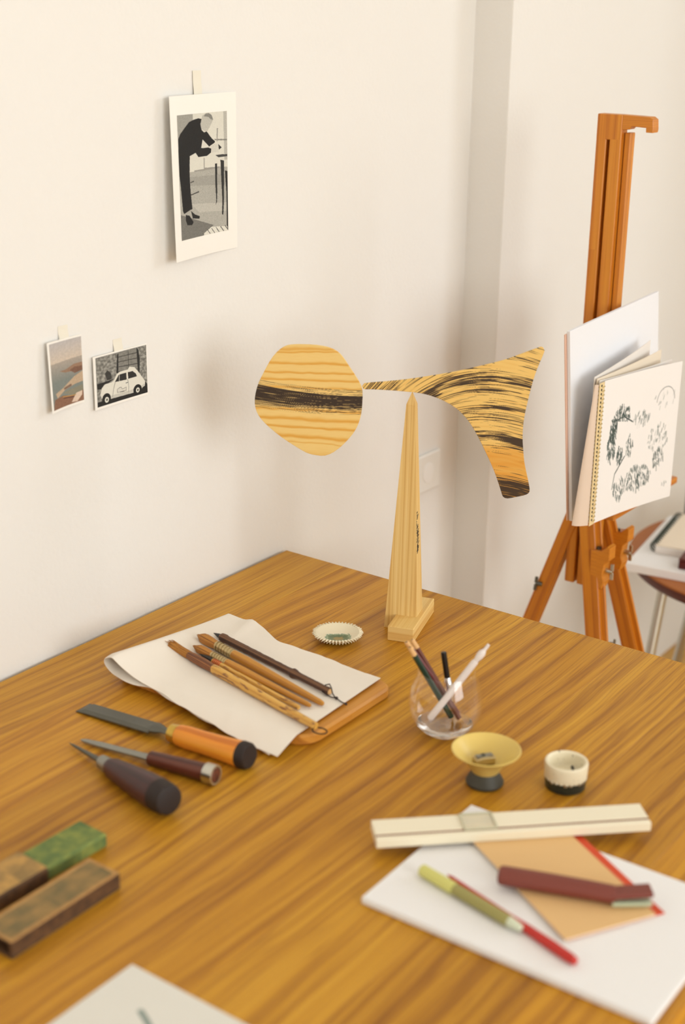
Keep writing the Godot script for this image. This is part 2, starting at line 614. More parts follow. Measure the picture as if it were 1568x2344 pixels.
# The face of the round blade: pine bands and one sweep of dry black brushwork.
func disc_picture() -> Image:
	var n := 640
	var im := Image.create_empty(n, n, false, Image.FORMAT_RGB8)
	var warp := noise(101, 1.0, 2)
	var dry := noise(102, 1.0, 2)
	var bands := [[200.0, 22.0, 0.5], [232.0, 12.0, 0.6], [366.0, 18.0, 0.62], [474.0, 16.0, 0.62], [560.0, 16.0, 0.6], [650.0, 16.0, 0.45], [915.0, 20.0, 0.5], [1030.0, 26.0, 0.6], [1130.0, 18.0, 0.62], [1245.0, 26.0, 0.62], [1310.0, 10.0, 0.4], [1450.0, 40.0, 0.2]]
	for j in n:
		for i in n:
			var x := 1568.0 * i / n
			var y := 1568.0 * j / n
			var s := y - 30.0 * ((x - 700.0) / 700.0) * ((y - 300.0) / 700.0) + 14.0 * warp.get_noise_2d(x * 0.003, y * 0.004)
			var c := Color8(240, 205, 128)
			var t := 0.0
			for b in bands:
				var q: float = (s - b[0]) / b[1]
				t = maxf(t, b[2] * exp(-(q * q if q < 0.0 else q * q * 2.5)))
			t += 0.10 * dry.get_noise_2d(x * 0.004, y * 0.12)
			c = c.lerp(Color8(222, 156, 52), clampf(t * 1.3, 0.0, 1.0))
			# the sweep of the brush
			var m := x / 1400.0
			var top := 530.0 + 300.0 * m - 165.0 * m * m
			var low := 845.0 + 230.0 * m - 135.0 * m * m
			var g := (y - top) / (low - top)
			if g > -0.05 and g < 1.1:
				var body := 1.0 - smoothstep(0.62, 1.02, g) * 0.7
				if g < 0.16 + 0.12 * m:
					body = 0.30
				var hair := dry.get_noise_2d(x * 0.0012 + 3.0, g * 46.0) + 0.5 * dry.get_noise_2d(x * 0.004, g * 90.0)
				var ink := smoothstep(-0.06, 0.1, body - 0.52 + hair * 0.78)
				ink *= smoothstep(-0.05, 0.0, g) * (1.0 - smoothstep(1.04, 1.1, g))
				c = c.lerp(Color8(44, 30, 20), ink * 0.96)
			im.set_pixel(i, j, c)
	return im


# The face of the long blade: flowing dry brushwork over pale wood.
func wing_picture() -> Image:
	var w := 784
	var h := 712
	var im := Image.create_empty(w, h, false, Image.FORMAT_RGB8)
	var dry := noise(111, 1.0, 2)
	var body := noise(112, 1.0, 2)
	for j in h:
		for i in w:
			var x := 1568.0 * i / w
			var y := 1425.0 * j / h
			var d := x - 1000.0
			var s := y - (0.00064 * d * d if d < 0.0 else 0.00036 * d * d)
			var c := Color8(238, 198, 114)
			c = c.lerp(Color8(226, 158, 58), clampf(smoothstep(850.0, 960.0, s) * 0.8 + 0.3 * body.get_noise_2d(x * 0.002, s * 0.03), 0.0, 1.0))
			var e := 0.2
			e = maxf(e, 0.66 * bump_at(s, 358.0, 58.0))
			e = maxf(e, 0.5 * bump_at(s, 455.0, 34.0))
			e = maxf(e, 1.1 * bump_at(s, 400.0, 80.0) * (1.0 - smoothstep(560.0, 760.0, x)) * smoothstep(400.0, 520.0, x))
			e = maxf(e, 0.68 * bump_at(s, 585.0, 32.0) * smoothstep(850.0, 1100.0, x))
			e = maxf(e, 0.38 * bump_at(s, 640.0, 110.0))
			e = maxf(e, (0.58 + 0.4 * smoothstep(1050.0, 1300.0, x)) * bump_at(s, 815.0 + 30.0 * smoothstep(1100.0, 1340.0, x), 62.0))
			e = maxf(e, 0.9 * smoothstep(1100.0, 1190.0, s))
			e = maxf(e, 0.46 * (1.0 - smoothstep(250.0, 420.0, x)))
			if s > 915.0 and s < 1090.0:
				e = 0.0
			if x > 1080.0 and y < 230.0 + 0.12 * (x - 1080.0):
				e = 0.12 + 0.25 * bump_at(y - 0.15 * (x - 1200.0), 185.0, 20.0)
			var hair := dry.get_noise_2d(x * 0.0016, s * 0.075) + 0.6 * dry.get_noise_2d(x * 0.004 + 7.0, s * 0.19)
			var ink := smoothstep(0.0, 0.16, e - 0.46 + hair * 0.7)
			c = c.lerp(Color8(50, 34, 20), ink * 0.93)
			im.set_pixel(i, j, c)
	return im


func bump_at(s: float, mid: float, half: float) -> float:
	var q := (s - mid) / half
	return exp(-q * q * 0.8)


func worker_picture() -> Image:
	var im := Image.create_empty(220, 330, false, Image.FORMAT_RGB8)
	im.fill(grey(0.86))
	fill(im, [0, 0, 319, 0, 317, 56, 216, 202, 0, 460], grey(0.62), 0.0, 0.05)
	fill(im, [930, 0, 1000, 0, 1000, 400, 940, 400], grey(0.72), 0.0, 0.04)
	fill(im, [0, 460, 318, 460, 843, 452, 1000, 460, 1000, 1000, 0, 1000], grey(0.68), 0.0, 0.07)
	fill(im, [220, 500, 1000, 520, 1000, 610, 220, 570], grey(0.6), 0.3, 0.06)
	fill(im, [230, 720, 1000, 760, 1000, 830, 400, 800], grey(0.76), 0.2, 0.06)
	fill(im, [0, 790, 300, 850, 700, 930, 480, 1000, 0, 1000], grey(0.46), 0.0, 0.07)
	fill(im, [319, 452, 518, 450, 520, 360, 536, 360, 535, 443, 843, 450, 843, 461, 318, 465], grey(0.6))
	fill(im, [746, 219, 999, 230, 999, 241, 755, 230], grey(0.5))
	fill(im, [796, 133, 821, 134, 806, 242, 789, 241], grey(0.6))
	fill(im, [756, 351, 1007, 354, 1007, 374, 825, 373], grey(0.25))
	fill(im, [748, 420, 791, 422, 785, 662, 777, 739, 750, 765, 762, 723, 749, 584], grey(0.12))
	fill(im, [860, 395, 933, 406, 920, 748, 904, 859, 877, 853, 888, 746], grey(0.15))
	fill(im, [949, 488, 1002, 498, 1005, 996, 972, 985, 972, 673], grey(0.1))
	fill(im, [509, 20, 606, 2, 688, 21, 729, 59, 688, 92, 655, 119, 589, 158, 491, 128, 468, 87], grey(0.74), 0.0, 0.05)
	fill(im, [541, 28, 574, 8, 639, 4, 696, 21, 729, 62, 679, 57, 638, 37, 582, 30], grey(0.52), 0.0, 0.05)
	fill(im, [493, 47, 429, 39, 333, 47, 238, 61, 142, 105, 47, 149, 5, 188, 0, 332, 0, 472, 20, 560, 48, 763, 72, 787, 206, 765, 254, 761, 229, 631, 217, 519, 222, 411, 234, 331, 356, 311, 412, 348, 587, 348, 671, 326, 679, 294, 621, 282, 472, 280, 506, 211, 637, 275, 755, 247, 755, 237, 688, 210, 621, 166, 589, 151, 539, 157, 491, 135, 468, 87], grey(0.06), 0.0, 0.03)
	fill(im, [674, 276, 755, 254, 823, 271, 824, 328, 688, 327], grey(0.82), 0.0, 0.04)
	fill(im, [823, 264, 889, 295, 832, 311], grey(0.1))
	fill(im, [104, 797, 187, 810, 270, 870, 235, 891, 133, 884, 102, 843], grey(0.09))
	fill(im, [223, 774, 306, 810, 408, 833, 399, 852, 254, 838], grey(0.1))
	fill(im, [492, 982, 653, 942, 980, 961, 998, 1000, 492, 1000], grey(0.88), 0.0, 0.08)
	for k in 5:
		var x := 560.0 + 95.0 * k
		stroke(im, Vector2(x, 955), Vector2(x + 60, 995), 2.0, grey(0.35), 0.8)
	stroke(im, Vector2(230, 545), Vector2(300, 538), 2.0, grey(0.3))
	stroke(im, Vector2(240, 645), Vector2(400, 630), 2.0, grey(0.25))
	grainy(im, 0.03)
	return im


func car_picture() -> Image:
	var im := mottled(121, 260, grey(0.68), grey(0.38), 0.05, 4)
	im.resize(320, 215)
	fill(im, [431, 14, 805, 0, 851, 112, 849, 543, 415, 423], grey(0.5), 0.25, 0.06)
	for k in 4:
		stroke(im, Vector2(440, 100 + 100 * k), Vector2(845, 110 + 115 * k), 2.0, grey(0.2))
	stroke(im, Vector2(640, 30), Vector2(640, 420), 2.0, grey(0.2))
	fill(im, [421, 46, 447, 19, 430, 428, 392, 416], grey(0.12))
	fill(im, [805, 0, 840, 56, 863, 238, 852, 544, 820, 517], grey(0.14))
	fill(im, [167, 361, 218, 301, 284, 381, 298, 504, 204, 508], grey(0.18), 0.1, 0.08)
	fill(im, [7, 529, 337, 516, 198, 589, 84, 653, 8, 637], grey(0.12))
	fill(im, [0, 1000, 0, 903, 269, 892, 703, 914, 893, 892, 956, 746, 1000, 834, 1000, 1000], grey(0.1), 0.0, 0.04)
	fill(im, [93, 639, 152, 575, 293, 570, 334, 549, 398, 435, 464, 404, 623, 404, 651, 358, 752, 393, 821, 500, 889, 624, 956, 746, 949, 843, 863, 883, 702, 922, 640, 919, 268, 907, 100, 887, 62, 761], grey(0.88), 0.0, 0.02)
	fill(im, [100, 800, 268, 840, 640, 850, 863, 830, 940, 790, 949, 843, 863, 883, 702, 922, 640, 919, 268, 907, 100, 887], grey(0.74), 0.3, 0.02)
	fill(im, [355, 589, 435, 463, 586, 460, 590, 605], grey(0.15), 0.0, 0.05)
	fill(im, [622, 598, 618, 462, 713, 466, 778, 538, 796, 602], grey(0.15), 0.0, 0.05)
	stroke(im, Vector2(450, 460), Vector2(440, 600), 1.4, grey(0.8))
	for ring in [[177, 878, 86, 115, 0.06], [184, 898, 41, 60, 0.86], [186, 898, 16, 24, 0.2], [800, 882, 84, 112, 0.06], [805, 890, 37, 55, 0.86], [805, 890, 14, 22, 0.2]]:
		var pts := []
		for k in 20:
			pts.append(ring[0] + ring[2] * cos(TAU * k / 20.0))
			pts.append(ring[1] + ring[3] * sin(TAU * k / 20.0))
		fill(im, pts, grey(ring[4]))
	fill(im, [569, 665, 616, 663, 614, 679, 570, 681], grey(0.2))
	fill(im, [354, 597, 322, 711, 293, 883, 301, 885, 332, 715, 366, 601], grey(0.55))
	fill(im, [606, 601, 623, 757, 613, 878, 622, 880, 632, 760, 618, 605], grey(0.55))
	fill(im, [389, 749, 438, 723, 478, 719, 497, 767, 584, 753, 577, 834, 508, 828, 391, 824], grey(0.6))
	fill(im, [401, 756, 440, 739, 471, 736, 493, 780, 572, 767, 568, 821, 506, 814, 403, 811], grey(0.84))
	fill(im, [454, 819, 539, 826, 538, 839, 453, 832], grey(0.4))
	grainy(im, 0.03)
	return im


func coast_picture() -> Image:
	var im := Image.create_empty(200, 300, false, Image.FORMAT_RGB8)
	var f := noise(131, 0.06, 4)
	for y in 300:
		for x in 200:
			var t := y / 300.0
			var sky := Color8(186, 180, 178).lerp(Color8(206, 190, 172), clampf(t / 0.3, 0.0, 1.0))
			var sea := Color8(170, 158, 146).lerp(Color8(126, 132, 126), clampf((t - 0.3) / 0.3, 0.0, 1.0))
			var c := sky if t < 0.31 - 0.02 * x / 200.0 else sea
			c = c.lerp(Color8(100, 96, 88), 0.12 * f.get_noise_2d(x, y))
			im.set_pixel(x, y, c)
	fill(im, [281, 444, 473, 444, 743, 394, 1000, 393, 1000, 518, 721, 498, 463, 489], Color8(150, 116, 92), 0.1, 0.08)
	fill(im, [100, 763, 365, 711, 559, 647, 756, 582, 1000, 533, 1000, 695, 782, 706, 434, 747, 160, 837], Color8(196, 168, 138), 0.1, 0.1)
	fill(im, [600, 470, 760, 440, 1000, 450, 1000, 520, 760, 540], Color8(118, 84, 66), 0.1, 0.1)
	fill(im, [389, 715, 629, 684, 648, 720, 395, 748], Color8(110, 84, 70), 0.2, 0.1)
	fill(im, [57, 847, 340, 825, 744, 887, 1000, 827, 1000, 1000, 0, 1000], Color8(136, 98, 76), 0.0, 0.12)
	fill(im, [348, 787, 987, 749, 996, 831, 744, 887], Color8(138, 132, 112), 0.1, 0.05)
	fill(im, [619, 974, 777, 852, 967, 840, 953, 905, 801, 989], Color8(220, 196, 176), 0.0, 0.08)
	stroke(im, Vector2(330, 845), Vector2(760, 880), 3.0, Color8(196, 150, 80), 0.8)
	stroke(im, Vector2(350, 870), Vector2(700, 900), 3.0, Color8(80, 50, 46), 0.8)
	grainy(im, 0.04)
	return im


func sketch_picture() -> Image:
	var im := Image.create_empty(360, 420, false, Image.FORMAT_RGB8)
	im.fill(Color8(243, 239, 236))
	# clusters: x, y, half width, half height, strokes, darkness, lean
	for q in [[270, 280, 95, 70, 120, 0.5, 0], [160, 360, 40, 80, 80, 0.6, 40], [150, 490, 50, 90, 80, 0.42, 30], [275, 550, 35, 50, 50, 0.5, 10], [400, 510, 40, 70, 40, 0.4, 20], [540, 330, 90, 50, 50, 0.2, -20], [770, 520, 110, 100, 60, 0.2, -20], [790, 670, 60, 60, 50, 0.36, 20], [530, 765, 160, 80, 150, 0.36, 30], [300, 800, 70, 70, 60, 0.26, 30], [820, 230, 120, 60, 20, 0.08, -40], [900, 870, 30, 14, 6, 0.2, 0]]:
		for k in q[4]:
			var an := rng.randf() * TAU
			var ra := sqrt(rng.randf()) * 1.15
			var p := Vector2(q[0] + q[2] * ra * cos(an), q[1] + q[3] * ra * sin(an))
			var l := rng.randf_range(14, 40)
			stroke(im, p, p + Vector2(q[6] * rng.randf() * 0.5 + rng.randf_range(-6, 6), l), rng.randf_range(1.2, 3.0), Color8(66, 80, 76), q[5] * rng.randf_range(0.3, 0.8))
	fill(im, [215, 315, 405, 350, 380, 470, 300, 520, 220, 470], Color8(243, 239, 236))
	stroke(im, Vector2(150, 310), Vector2(300, 295), 2.0, Color8(70, 80, 78), 0.7)
	stroke(im, Vector2(300, 295), Vector2(420, 350), 2.4, Color8(70, 80, 78), 0.8)
	stroke(im, Vector2(231, 695), Vector2(350, 586), 3.0, Color8(70, 80, 78), 0.7)
	stroke(im, Vector2(231, 695), Vector2(210, 800), 1.4, Color8(90, 100, 96), 0.6)
	for k in 14:
		var a := PI + PI * k / 14.0
		var b := PI + PI * (k + 1) / 14.0
		stroke(im, Vector2(830 + 110 * cos(a), 260 + 100 * sin(a)), Vector2(830 + 110 * cos(b), 260 + 100 * sin(b)), 1.4, Color8(150, 150, 150), 0.5)
	return im


# Seen from above: cream glaze and a pool of green with an ochre heart.
func dish_picture() -> Image:
	var n := 256
	var im := Image.create_empty(n, n, false, Image.FORMAT_RGB8)
	var f := noise(141, 0.05, 3)
	for y in n:
		for x in n:
			var p := Vector2(x - n / 2.0, y - n / 2.0) / (n / 2.0)
			var c := Color8(238, 226, 196)
			# x of the picture lies along the wall, y into the room
			var q := p - Vector2(-0.10, 0.10)
			var r := maxf(absf(q.dot(Vector2(0.62, 0.78))) / 0.60, absf(q.dot(Vector2(-0.78, 0.62))) / 0.46)
			r = 0.6 * r + 0.4 * q.length() / 0.56
			r += 0.14 * f.get_noise_2d(x, y)
			if r < 1.0:
				var g := Color8(126, 150, 122).lerp(Color8(92, 112, 72), smoothstep(0.95, 0.6, r))
				if r > 0.78 and r < 0.88:
					g = Color8(158, 168, 132)
				g = g.lerp(Color8(156, 132, 68), smoothstep(0.5, 0.25, r))
				c = c.lerp(g, smoothstep(1.0, 0.93, r))
			im.set_pixel(x, y, c)
	return im


# ------------------------------------------------------------------ the place
func _ready() -> void:
	rng.seed = 20240611
	# camera: a 50 mm lens held at eye height, looking down at the desk
	var cam := Camera3D.new()
	cam.name = "camera"
	add_child(cam)
	var lens := CameraAttributesPhysical.new()
	lens.frustum_focal_length = 48.617
	lens.frustum_focus_distance = 2.08
	lens.frustum_near = 0.05
	lens.frustum_far = 60.0
	lens.exposure_aperture = 2.8
	cam.attributes = lens
	cam.fov = 39.592
	cam.near = 0.05
	cam.far = 60.0
	var pitch := deg_to_rad(19.685)
	var yaw := deg_to_rad(35.75)
	var roll := deg_to_rad(0.862)
	var ahead := Vector3(cos(yaw) * cos(pitch), -sin(pitch), -sin(yaw) * cos(pitch))
	var right := Vector3(sin(yaw), 0, cos(yaw))
	var up := right.cross(ahead)
	var r := right * cos(roll) + up * sin(roll)
	cam.transform = Transform3D(Basis(r, r.cross(ahead), -ahead), Vector3(0, 1.58, 1.3586))
	cam.current = true

	# sky, exposure
	var env := Environment.new()
	env.background_mode = Environment.BG_SKY
	var sky := Sky.new()
	var air := ProceduralSkyMaterial.new()
	air.sky_top_color = Color(0.82, 0.86, 0.92)
	air.sky_horizon_color = Color(0.95, 0.94, 0.92)
	air.ground_horizon_color = Color(0.8, 0.78, 0.74)
	air.ground_bottom_color = Color(0.55, 0.53, 0.5)
	air.sky_energy_multiplier = 1.0
	sky.sky_material = air
	env.sky = sky
	env.tonemap_mode = Environment.TONE_MAPPER_LINEAR
	env.tonemap_exposure = 1.0
	env.sdfgi_enabled = true
	env.ssao_enabled = true
	env.ssil_enabled = true
	var we := WorldEnvironment.new()
	we.name = "environment"
	we.environment = env
	add_child(we)

	# daylight at the tall window in the far wall, and at a second one in the wall behind the eye
	daylight("daylight_far_window", Vector3(4.96, 2.65, 3.55), Vector3(-1, 0, 0), Vector2(2.1, 2.5), 8.8, Color(0.95, 0.98, 1.0))
	daylight("daylight_right_window", Vector3(0.2, 1.9, 4.86), Vector3(0, 0, -1), Vector2(2.4, 2.0), 13.6, Color(0.96, 0.975, 0.97))

	make_materials()
	build_room()
	build_desk()
	build_prints()
	build_socket()
	build_sculpture()
	build_easel()
	build_side_table()
	build_cloth_and_brushes()
	build_chisels()
	build_stones()
	build_dish()
	build_glass()
	build_pots()
	build_papers()


func daylight(called: String, at: Vector3, towards: Vector3, size: Vector2, energy: float, c: Color) -> void:
	var l := AreaLight3D.new()
	l.name = called
	l.area_size = size
	l.light_energy = energy
	l.light_color = c
	l.shadow_enabled = true
	l.area_range = 20.0
	l.area_attenuation = 2.0
	add_child(l)
	l.look_at_from_position(at, at + towards, Vector3.UP)


func slab(s: Shape, lo: Vector3, hi: Vector3) -> void:
	s.box((lo + hi) / 2.0, hi - lo, 0.0005)


func build_room() -> void:
	# the white wall steps 7.5 cm into the room beyond the desk
	var s := Shape.new()
	var outline := PackedVector2Array([Vector2(-1.4, 0), Vector2(2.262, 0), Vector2(2.262, 0.071), Vector2(2.2632, 0.0742), Vector2(2.266, 0.0755), Vector2(4.9, 0.0755), Vector2(4.9, -0.2), Vector2(-1.4, -0.2)])
	s.plate(outline, 4.2, 0.0002, Transform3D(Basis(Vector3.RIGHT, Vector3.BACK, Vector3.DOWN), Vector3(0, 2.1, 0)), Rect2(0, 0, 1, 1), 25.0)
	for i in s.T.size():
		s.T[i] = Vector2(s.V[i].x + s.V[i].z, s.V[i].y)
	structure("wall_left", s, M.plaster)
	s = Shape.new()
	slab(s, Vector3(-1.6, -0.1, -0.2), Vector3(5.1, 0.0, 5.0))
	structure("floor", s, M.floor_oak)
	s = Shape.new()
	slab(s, Vector3(-1.6, 4.2, -0.2), Vector3(5.1, 4.3, 5.0))
	structure("ceiling", s, M.ceiling_paint)
	s = Shape.new()
	slab(s, Vector3(-1.6, 0, -0.2), Vector3(-1.4, 4.2, 5.0))
	structure("wall_back", s, M.plaster)
	# far wall with its window
	s = Shape.new()
	slab(s, Vector3(4.9, 0, -0.2), Vector3(5.1, 4.2, 2.5))
	slab(s, Vector3(4.9, 0, 4.6), Vector3(5.1, 4.2, 5.0))
	slab(s, Vector3(4.9, 0, 2.5), Vector3(5.1, 1.4, 4.6))
	slab(s, Vector3(4.9, 3.9, 2.5), Vector3(5.1, 4.2, 4.6))
	structure("wall_far", s, M.plaster)
	window("window_1", Vector3(4.93, 2.65, 3.55), 0.0, 2.1, 2.5)
	s = Shape.new()
	slab(s, Vector3(-1.4, 0, 4.8), Vector3(-1.0, 4.2, 5.0))
	slab(s, Vector3(1.4, 0, 4.8), Vector3(4.9, 4.2, 5.0))
	slab(s, Vector3(-1.0, 0, 4.8), Vector3(1.4, 0.9, 5.0))
	slab(s, Vector3(-1.0, 2.9, 4.8), Vector3(1.4, 4.2, 5.0))
	structure("wall_right", s, M.plaster)
	window("window_2", Vector3(0.2, 1.9, 4.83), PI / 2, 2.4, 2.0)
	# a cupboard stands against the wall beyond the easel and shades the wall there
	var o := thing("tall_cupboard", "tall white cupboard against the wall beyond the round table", "cupboard", Vector3(3.88, 0, 0.4165))
	s = Shape.new()
	s.box(Vector3(0, 1.05, 0), Vector3(0.9, 2.1, 0.68), 0.004)
	part("carcass", s, M.window_paint, o)
	for k in [-1, 1]:
		s = Shape.new()
		s.box(Vector3(k * 0.224, 1.07, 0.349), Vector3(0.44, 1.96, 0.018), 0.003)
		var d := part("door", s, M.window_paint, o)
		s = Shape.new()
		s.tube([Vector3(k * 0.04, 1.0, 0.364), Vector3(k * 0.04, 1.12, 0.364)], [0.006], 10)
		part("handle", s, M.steel, d)


func window(called: String, mid: Vector3, turn: float, w: float, h: float) -> void:
	var o := Node3D.new()
	o.name = called
	add_child(o)
	o.position = mid
	o.rotation.y = turn
	o.set_meta("kind", "structure")
	var s := Shape.new()
	for k in [-1, 1]:
		s.box(Vector3(0, 0, k * (w / 2 - 0.025)), Vector3(0.05, h, 0.05), 0.003)
		s.box(Vector3(0, k * (h / 2 - 0.025), 0), Vector3(0.05, 0.05, w - 0.1), 0.003)
	part("window_frame", s, M.window_paint, o)
	s = Shape.new()
	s.box(Vector3.ZERO, Vector3(0.05, h - 0.1, 0.04), 0.003)
	part("mullion", s, M.window_paint, o)
	for k in [-1, 1]:
		s = Shape.new()
		s.box(Vector3(0, 0, k * (w / 4 - 0.015)), Vector3(0.004, h - 0.1, w / 2 - 0.07), 0.0005)
		part("pane", s, M.pane, o)


func build_desk() -> void:
	var o := thing("desk", "teak desk with a planked top pushed against the white wall", "desk", Vector3(0.8, 0, 0.0))
	var widths := [0.118, 0.131, 0.124, 0.109, 0.137, 0.121, 0.128, 0.116]
	var z := 0.008
	for k in widths.size():
		var s := Shape.new()
		var w: float = widths[k]
		s.box(Vector3(0, DESK - 0.014, z + w / 2), Vector3(1.84, 0.028, w), 0.0004, Transform3D.IDENTITY, Vector3.RIGHT, Vector2([0.95, 1.24, 1.08, 1.2, 0.98, 1.15, 1.02, 1.26][k], 0.006 + 0.006 * k))
		part("board", s, M.teak_tones[[0, 2, 1, 0, 3, 0, 1, 2][k]], o)
		z += w
	var a := Shape.new()
	a.box(Vector3(0, DESK - 0.068, 0.05), Vector3(1.7, 0.08, 0.022), 0.002)
	part("apron", a, M.teak_tones[0], o)
	a = Shape.new()
	a.box(Vector3(0, DESK - 0.068, 0.94), Vector3(1.7, 0.08, 0.022), 0.002)
	part("apron", a, M.teak_tones[0], o)
	for sx in [-1, 1]:
		for zz in [0.06, 0.93]:
			a = Shape.new()
			a.box(Vector3(sx * 0.86, (DESK - 0.028) / 2, zz), Vector3(0.05, DESK - 0.028, 0.05), 0.004, Transform3D.IDENTITY, Vector3.UP)
			part("leg", a, M.teak_tones[1], o)


# A print taped to the wall: corner at its lower left, width, height, border widths and how far its left edge stands off.
func photo(label: String, at: Vector3, w: float, h: float, turn: float, inset: Array, m: Material, lift_top: float, lift_low: float, tapes: Array) -> void:
	var o := thing("photo_print", label, "photograph", at)
	o.rotation.z = turn
	var bend := func(s: float, t: float) -> float: return 0.0012 + (lift_top + (lift_low - lift_top) * t) * pow(1.0 - s, 1.7)
	var body := func(s: float, t: float) -> Vector3: return Vector3(s * w - 0.35 * (lift_top + (lift_low - lift_top) * t) * (1.0 - s), (1.0 - t) * h, bend.call(s, t))
	var sh := Shape.new()
	sh.sheet(body, 12, 8, 0.0004)
	part("paper", sh, M.photo_paper, o)
	sh = Shape.new()
	sh.sheet(func(s: float, t: float) -> Vector3: return body.call(lerpf(inset[0], inset[1], s), lerpf(inset[2], inset[3], t)) + Vector3(0, 0, 0.0003), 12, 8, 0.0002)
	part("picture", sh, m, o)
	for q in tapes:
		sh = Shape.new()
		var tq: Array = q
		sh.sheet(func(s: float, t: float) -> Vector3: return Vector3(tq[0] + (s - 0.5) * 0.017, tq[1] + (0.5 - t) * tq[2], 0.0004 + 0.0016 * smoothstep(0.25, 0.6, t) + tq[3]), 4, 6, 0.0002, Transform3D.IDENTITY)
		part("tape", sh, M.masking_tape, o)


func build_prints() -> void:
	photo("tall white-bordered black and white print of a person bending over a table", Vector3(1.463, 1.2395, 0.0), 0.148, 0.22, 0.0, [0.105, 0.862, 0.115, 0.875], M.print_worker, 0.0125, 0.0215, [[0.066, 0.226, 0.05, 0.0008]])
	photo("small colour print of a rocky coast taped to the wall", Vector3(1.2265, 1.0725, 0.0), 0.0640, 0.0925, 0.0, [0.06, 0.99, 0.03, 0.965], M.print_coast, 0.006, 0.012, [[0.033, 0.096, 0.026, 0.0]])
	photo("black and white print of a small white car taped to the wall", Vector3(1.3075, 1.0575, 0.0), 0.106, 0.0735, 0.0, [0.045, 0.985, 0.03, 0.955], M.print_car, 0.0035, 0.004, [[0.05, 0.0785, 0.022, 0.0]])


func build_socket() -> void:
	var o := thing("wall_socket", "white wall socket plate half hidden behind the sculpture post", "socket", Vector3(2.149, 0.7545, 0.0))
	var s := Shape.new()
	s.box(Vector3(0, 0, 0.004), Vector3(0.084, 0.074, 0.008), 0.0025)
	part("plate", s, M.window_paint, o)
	for k in [0]:
		s = Shape.new()
		s.lathe([[0, 0.0], [0.019, 0.0], [0.019, 0.0012], [0.0165, 0.0020], [0, 0.0020]], 32, Transform3D(Basis(Vector3.RIGHT, PI / 2), Vector3(k * 0.028, 0, 0.0078)))
		part("outlet", s, M.ceiling_paint, o)


func outline(a: Array) -> PackedVector2Array:
	var p := PackedVector2Array()
	for i in range(0, a.size(), 2):
		p.append(Vector2(a[i], a[i + 1]) / 1000.0)
	# smooth the outline once
	var q := PackedVector2Array()
	for i in p.size():
		var n := p.size()
		var b := p[i]
		var c := p[(i + 1) % n]
		var before := p[(i + n - 1) % n]
		var after := p[(i + 2) % n]
		q.append(b)
		if b.distance_to(c) > 0.006:
			q.append((b + c) * 0.5625 - (before + after) * 0.0625)
	return q


